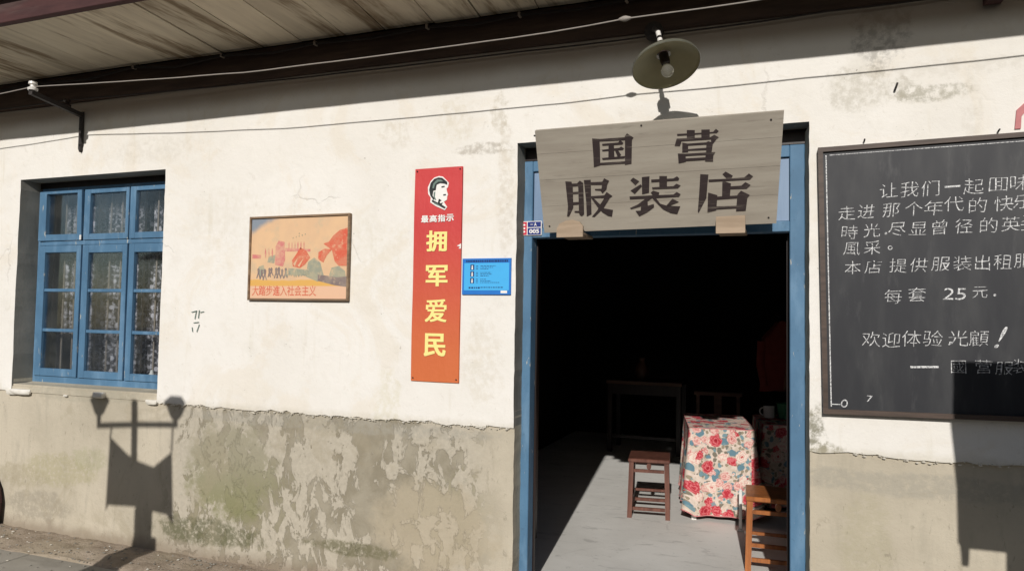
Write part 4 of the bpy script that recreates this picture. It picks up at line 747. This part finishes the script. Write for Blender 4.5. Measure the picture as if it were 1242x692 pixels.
def cloth(x0, x1, y0, y1, zt, drop, rz, loc, seed):
    """table cloth: flat top, rounded corners, folds growing towards the hem"""
    g = MB(); r = .035; per = []; N = 8
    def arc(cx, cy, a0):
        for k in range(N+1): a = a0+math.pi/2*k/N; per.append((cx+r*math.cos(a), cy+r*math.sin(a), math.cos(a), math.sin(a)))
    def line(xa, ya, xb, yb, nx, ny_):
        n = max(2, int(math.hypot(xb-xa, yb-ya)/.02))
        for k in range(1, n): per.append((xa+(xb-xa)*k/n, ya+(yb-ya)*k/n, nx, ny_))
    arc(x1-r, y0+r, -math.pi/2); line(x1, y0+r, x1, y1-r, 1, 0); arc(x1-r, y1-r, 0); line(x1-r, y1, x0+r, y1, 0, 1); arc(x0+r, y1-r, math.pi/2); line(x0, y1-r, x0, y0+r, -1, 0); arc(x0+r, y0+r, math.pi); line(x0+r, y0, x1-r, y0, 0, -1)
    n = len(per); rows = 22; vs = []; uvs = []; fs = []; sl = [0]
    for k in range(n): q = per[(k+1) % n]; sl.append(sl[-1]+math.hypot(q[0]-per[k][0], q[1]-per[k][1]))
    hem = []
    for j in range(rows+1):
        u = j/rows
        for k, (x, y, nx, ny_) in enumerate(per):
            s = sl[k]; cor = abs(nx*ny_)*2
            d = u*(.020+.026*math.sin(s*15+seed+.8*math.sin(s*5))+.013*math.sin(s*39+seed*2)*u+.045*cor)+.004*nz(s*9, u*5, seed)
            dr = drop*(1-.06*cor)+.006*math.sin(s*11+seed)
            zz = zt-.004-u*dr-(0 if j else -.004); vs.append((x+nx*d, y+ny_*d, zz))
    for j in range(rows):
        for k in range(n):
            a = j*n+k; b = j*n+(k+1) % n; fs.append((a, b, b+n, a+n)); v0 = -drop*j/rows; v1 = -drop*(j+1)/rows; uvs.append([(sl[k], v0), (sl[k+1], v0), (sl[k+1], v1), (sl[k], v1)])
    g.add(vs, fs, uvs)
    g.add([vs[k] for k in range(n)], [tuple(range(n))], [[(vs[k][0], vs[k][1]) for k in range(n)]])
    o = g.build('tablecloth', 'cloth', None, smooth=True); o.location = loc; o.rotation_euler.z = rz
    pp = [Vector(vs[k])+Vector((per[k][2], per[k][3], 0))*.001 for k in range(n)]; p = MB().tube(pp+[pp[0]], .0032, 5, False).build('piping', 'pink', o, world=False)
    hp = [Vector(vs[rows*n+k]) for k in range(n)]; MB().tube(hp+[hp[0]], .004, 5, False).build('piping', 'pink', o, world=False)
    return o
def table(name, label, w_, d_, h_, loc, rz, mat):
    T = thing(name, label, 'table', loc, None, rz); MB().box(.012, w_-.012, .012, d_-.012, h_-.03, h_-.008, .004).build('tabletop', mat, T, world=False)
    for x in (.04, w_-.04):
        for y in (.04, d_-.04): MB().bar((x, y, 0), (x, y, h_-.03), .035, .035).build('leg', mat, T, world=False)
    return T
rz = math.radians(10)
table('front_table', 'table with white legs hidden under the sunlit flowered cloth', .49, .86, .69, (-.685, 1.93, .08), rz, 'whitepaint')
tag(cloth(0, .49, 0, .86, .698, .645, rz, (-.685, 1.93, .08), 1.0), 'cream cotton cloth with red roses draped over the table in full sun', 'tablecloth', 'flowered tablecloths in the shop')
table('side_table', 'table in deep shade to the right of the sunlit cloth', .80, .62, .685, (-.16, 2.42, .08), rz, 'darkwood')
tag(cloth(0, .80, 0, .62, .693, .64, rz, (-.16, 2.42, .08), 4.0), 'flowered cloth in shade over the side table behind the orange stool', 'tablecloth', 'flowered tablecloths in the shop')
ST = thing('white_post', 'short white painted stand between the sunlit cloth and the orange stool', 'stand', (-.30, 1.80, .08))
MB().box(-.312, -.290, 1.79, 1.812, .095, .36, .003).build('post', 'whitepaint', ST); MB().lathe([(0, 0), (.012, 0), (.012, .014), (.004, .02), (0, .02)], 12, Matrix.Translation((-.301, 1.801, .36))).build('cap', 'whitepaint', ST, smooth=True); MB().box(-.322, -.281, 1.778, 1.822, .08, .0945, .003).build('foot', 'whitepaint', ST)
MG = thing('enamel_mug', 'white enamel mug standing on the shaded table', 'mug', (-.125, 2.86, .776))
MB().lathe([(0, .002), (.045, .002), (.047, .01), (.048, .095), (.050, .098), (.045, .096), (.043, .01), (0, .008)], 24, Matrix.Translation((-.125, 2.86, .776))).build('cup', 'mug', MG, smooth=True)
MB().tube([Vector((-.170-.032*math.sin(a), 2.86, .828+.032*math.cos(a))) for a in [i*math.pi/8 for i in range(9)]], .006, 8).build('handle', 'mug', MG, smooth=True)
GP = thing('green_basin', 'green plastic basin standing behind the mug at the doorway edge', 'basin', (.01, 2.84, .777))
MB().lathe([(0, .002), (.07, .002), (.085, .12), (.092, .125), (.088, .13), (.08, .12), (.066, .01), (0, .008)], 28, Matrix.Translation((.02, 2.86, .777))).build('bowl', 'greenp', GP, smooth=True)
# jacket hanging on a stand
HG = thing('coat_stand', 'dark coat stand inside the door at the right', 'coat stand', (.0, 3.3, .08))
MB().tube([(.02, 3.3, .12), (.02, 3.3, 1.75)], .014, 10).build('pole', 'darkwood', HG, smooth=True)
for k in range(3): a = k*2.1+.4; MB().bar((.02, 3.3, .13), (.02+.24*math.cos(a), 3.3+.24*math.sin(a), .08), .03, .03).build('foot', 'darkwood', HG)
for k in range(4): a = k*1.57+.2; MB().tube([(.02, 3.3, 1.62), (.02+.10*math.cos(a), 3.3+.10*math.sin(a), 1.66)], .008, 6).build('peg', 'darkwood', HG)
JK = thing('hanging_jacket', 'dark red jacket with tan edge hanging in the gloom at the right', 'jacket', (-.03, 3.2, 1.5))
g = MB(); vs = []; n = 20; rows = 12
for j in range(rows+1):
    u = j/rows; z = 1.60-.62*u; wd = .05+.14*min(1, u*4)+.02*u
    for k in range(n): a = 2*math.pi*k/n; rr = 1+.08*math.sin(a*5+u*3); vs.append((-.02+wd*math.cos(a)*rr*.9, 3.17+.05*math.sin(a)*rr+.01*nz(k, j), z+.01*math.sin(a*3)))
g.add(vs, [(j*n+k, j*n+(k+1) % n, (j+1)*n+(k+1) % n, (j+1)*n+k) for j in range(rows) for k in range(n)]+[tuple(range(n))]); g.build('body', 'garment', JK, smooth=True)
MB().tube([(.02, 3.115, 1.56), (.03, 3.105, 1.4), (.02, 3.10, 1.2), (.0, 3.10, 1.0)], .012, 6).build('edging', 'tan', JK, smooth=True)
MB().tube([(-.19, 3.17, 1.42), (-.20, 3.16, 1.2), (-.17, 3.15, 1.02)], [.045, .042, .035], 12).build('sleeve', 'garment', JK, smooth=True)
# dark chair behind the table
CH = thing('wooden_chair', 'dark wooden chair with plain splat behind the flowered table', 'chair', (-.58, 3.45, .08))
for x in (-.76, -.40): 
    MB().bar((x, 3.25, .08), (x, 3.22, .92), .03, .03).build('back_post', 'chairwood', CH); MB().bar((x, 3.66, .08), (x, 3.66, .50), .032, .032).build('leg', 'chairwood', CH)
MB().box(-.795, -.365, 3.20, 3.235, .905, .94, .004).build('top_rail', 'chairwood', CH); MB().box(-.615, -.545, 3.215, 3.228, .54, .904, .002).build('splat', 'chairwood', CH); MB().box(-.79, -.37, 3.24, 3.69, .50, .53, .004).build('seat', 'chairwood', CH)
# dim side table at the back
CA = thing('back_table', 'long dark wooden table in the gloom at the back of the room', 'table', (-1.5, 4.75, .08))
MB().box(-1.93, -1.07, 4.46, 5.03, .86, .90, .005).build('tabletop', 'chairwood', CA)
MB().box(-1.87, -1.13, 4.50, 4.52, .74, .859, .003).build('apron', 'darkwood', CA)
for x in (-1.89, -1.11):
    for y in (4.51, 4.98): MB().bar((x, y, .08), (x, y, .859), .05, .05).build('leg', 'darkwood', CA)
MB().box(-1.86, -1.14, 4.50, 4.53, .24, .28, .003).build('stretcher', 'darkwood', CA)
VA = tag(MB().lathe([(0, 0), (.05, 0), (.075, .06), (.08, .12), (.05, .19), (.028, .22), (.036, .25), (.03, .25), (0, .2)], 24, Matrix.Translation((-1.56, 4.7, .9005))).build('clay_vase', 'clay', smooth=True), 'small brown vase standing on the dim table at the back', 'vase')

# rounded wooden board leaning on the plinth at the left edge
LB = thing('leaning_board', 'brown rounded wooden board leaning against the grey plinth at the far left edge', 'board', (-5.62, -.05, 0))
MB().prism([(-5.865, .0), (-5.445, .0), (-5.437, .10), (-5.433, .17), (-5.441, .21), (-5.460, .27), (-5.505, .34), (-5.615, .40), (-5.715, .42), (-5.815, .40), (-5.865, .36)], lambda u, v, d: (u, d+.06*v, v), -.062, -.034).build('panel', 'fascia', LB)
MB().box(-5.93, -5.60, -.058, -.042+.02, .13, .16).build('batten', 'darkwood', LB)

# ================================================================== OUT IN THE STREET (their shadows fall on the wall)
SL = thing('street_lamp', 'grey two armed street lamp with small lanterns and a cloth banner, out in the street', 'street lamp', (-3.78, -2.4, -.045))
Y0 = -2.4
MB().box(-3.86, -3.66, Y0-.10, Y0+.10, -.045, 1.20, .01).box(-3.84, -3.70, Y0-.08, Y0+.08, 1.20, 1.45, .01).build('pedestal', 'cement', SL)
MB().tube([(-3.86, Y0, 1.44), (-3.89, Y0, 2.14)], .028, 12).build('pole', 'lampmetal', SL, smooth=True)
MB().tube([(-4.232, Y0, 1.952), (-3.86, Y0, 1.985), (-3.50, Y0, 2.006)], .020, 8).build('crossbar', 'lampmetal', SL, smooth=True)
for x, z in ((-4.215, 2.04), (-3.52, 2.055)):
    ln = MB().lathe([(0, 0), (.045, 0), (.085, .075), (.095, .085), (.09, .10), (.03, .12), (0, .12)], 6, Matrix.Translation((x, Y0, z))).build('lantern', 'lampmetal', SL)
    MB().tube([(x, Y0, z-.06), (x, Y0, z+.005)], .020, 8).build('stem', 'lampmetal', ln)
MB().prism([(-4.101, 1.900), (-3.937, 1.795), (-3.85, 1.757), (-3.694, 1.725), (-3.537, 1.84), (-3.505, 1.36), (-3.56, 1.42), (-3.846, 1.444), (-4.09, 1.43), (-4.115, 1.38)], lambda u, v, d: (u, d, v), Y0-.035, Y0-.030).build('cloth_banner', 'redflag', SL)
MB().tube([(-4.10, Y0-.03, 1.88), (-4.09, Y0, 1.965)], .008, 6).tube([(-3.54, Y0-.03, 1.83), (-3.54, Y0, 2.0)], .008, 6).build('cord', 'wire_dark', SL)
NB = thing('notice_board', 'dark wooden notice board on two posts out in the street', 'notice board', (1.4, -1.3, -.045)); Y0 = -1.3
MB().prism([(.874, 2.038), (2.0, 2.055), (2.0, 1.24), (.94, 1.236), (.936, 1.157), (.911, 1.158), (.905, 1.244), (.896, 1.261), (.894, 1.5), (.868, 1.80)], lambda u, v, d: (u, d, v), Y0-.012, Y0+.012).build('panel', 'darkwood', NB)
MB().box(1.086, 1.26, Y0-.013-.05, Y0-.013, -.045, 1.6, .004).build('post', 'darkwood', NB); MB().box(1.80, 1.92, Y0-.013-.05, Y0-.013, -.045, 1.6, .004).build('post', 'darkwood', NB)

OH = thing('added_opposite_house', 'low grey house with tiled roof, added unseen behind the viewer to cut skylight and bounce', 'house', (0, -11.5, -.045))  # unseen house added to hold back low sky and street bounce
MB().box(-16, 14, -15.5, -11.2, -.045, 3.0).build('wall', 'brickgrey', OH)
MB().hexa([(-16.4, -10.7, 2.98), (14.4, -10.7, 2.98), (14.4, -13.3, 3.95), (-16.4, -13.3, 3.95)], [(-16.4, -10.7, 3.06), (14.4, -10.7, 3.06), (14.4, -13.3, 4.03), (-16.4, -13.3, 4.03)]).build('roof_slope', 'tiles', OH)
MB().hexa([(-16.4, -15.9, 2.98), (14.4, -15.9, 2.98), (14.4, -13.3, 3.95), (-16.4, -13.3, 3.95)], [(-16.4, -15.9, 3.06), (14.4, -15.9, 3.06), (14.4, -13.3, 4.03), (-16.4, -13.3, 4.03)]).build('roof_slope', 'tiles', OH)
for x in (-13, -9.2, -5.0, -1.2, 3.0, 7.0, 11.0):
    wn_ = MB().box(x-.65, x+.65, -11.21, -11.15, .95, 2.3, .004).build('window', 'darkwood', OH); MB().box(x-.58, x-.03, -11.16, -11.145, 1.02, 2.23).build('pane', 'glass', wn_); MB().box(x+.03, x+.58, -11.16, -11.145, 1.02, 2.23).build('pane', 'glass', wn_)
for x in (-7, 1, 9):
    dr = MB().box(x-.5, x+.5, -11.21, -11.15, -.04, 2.2, .004).build('door', 'darkwood', OH); MB().box(x-.42, x+.42, -11.155, -11.142, .1, 2.1, .003).build('door_panel', 'blue', dr)
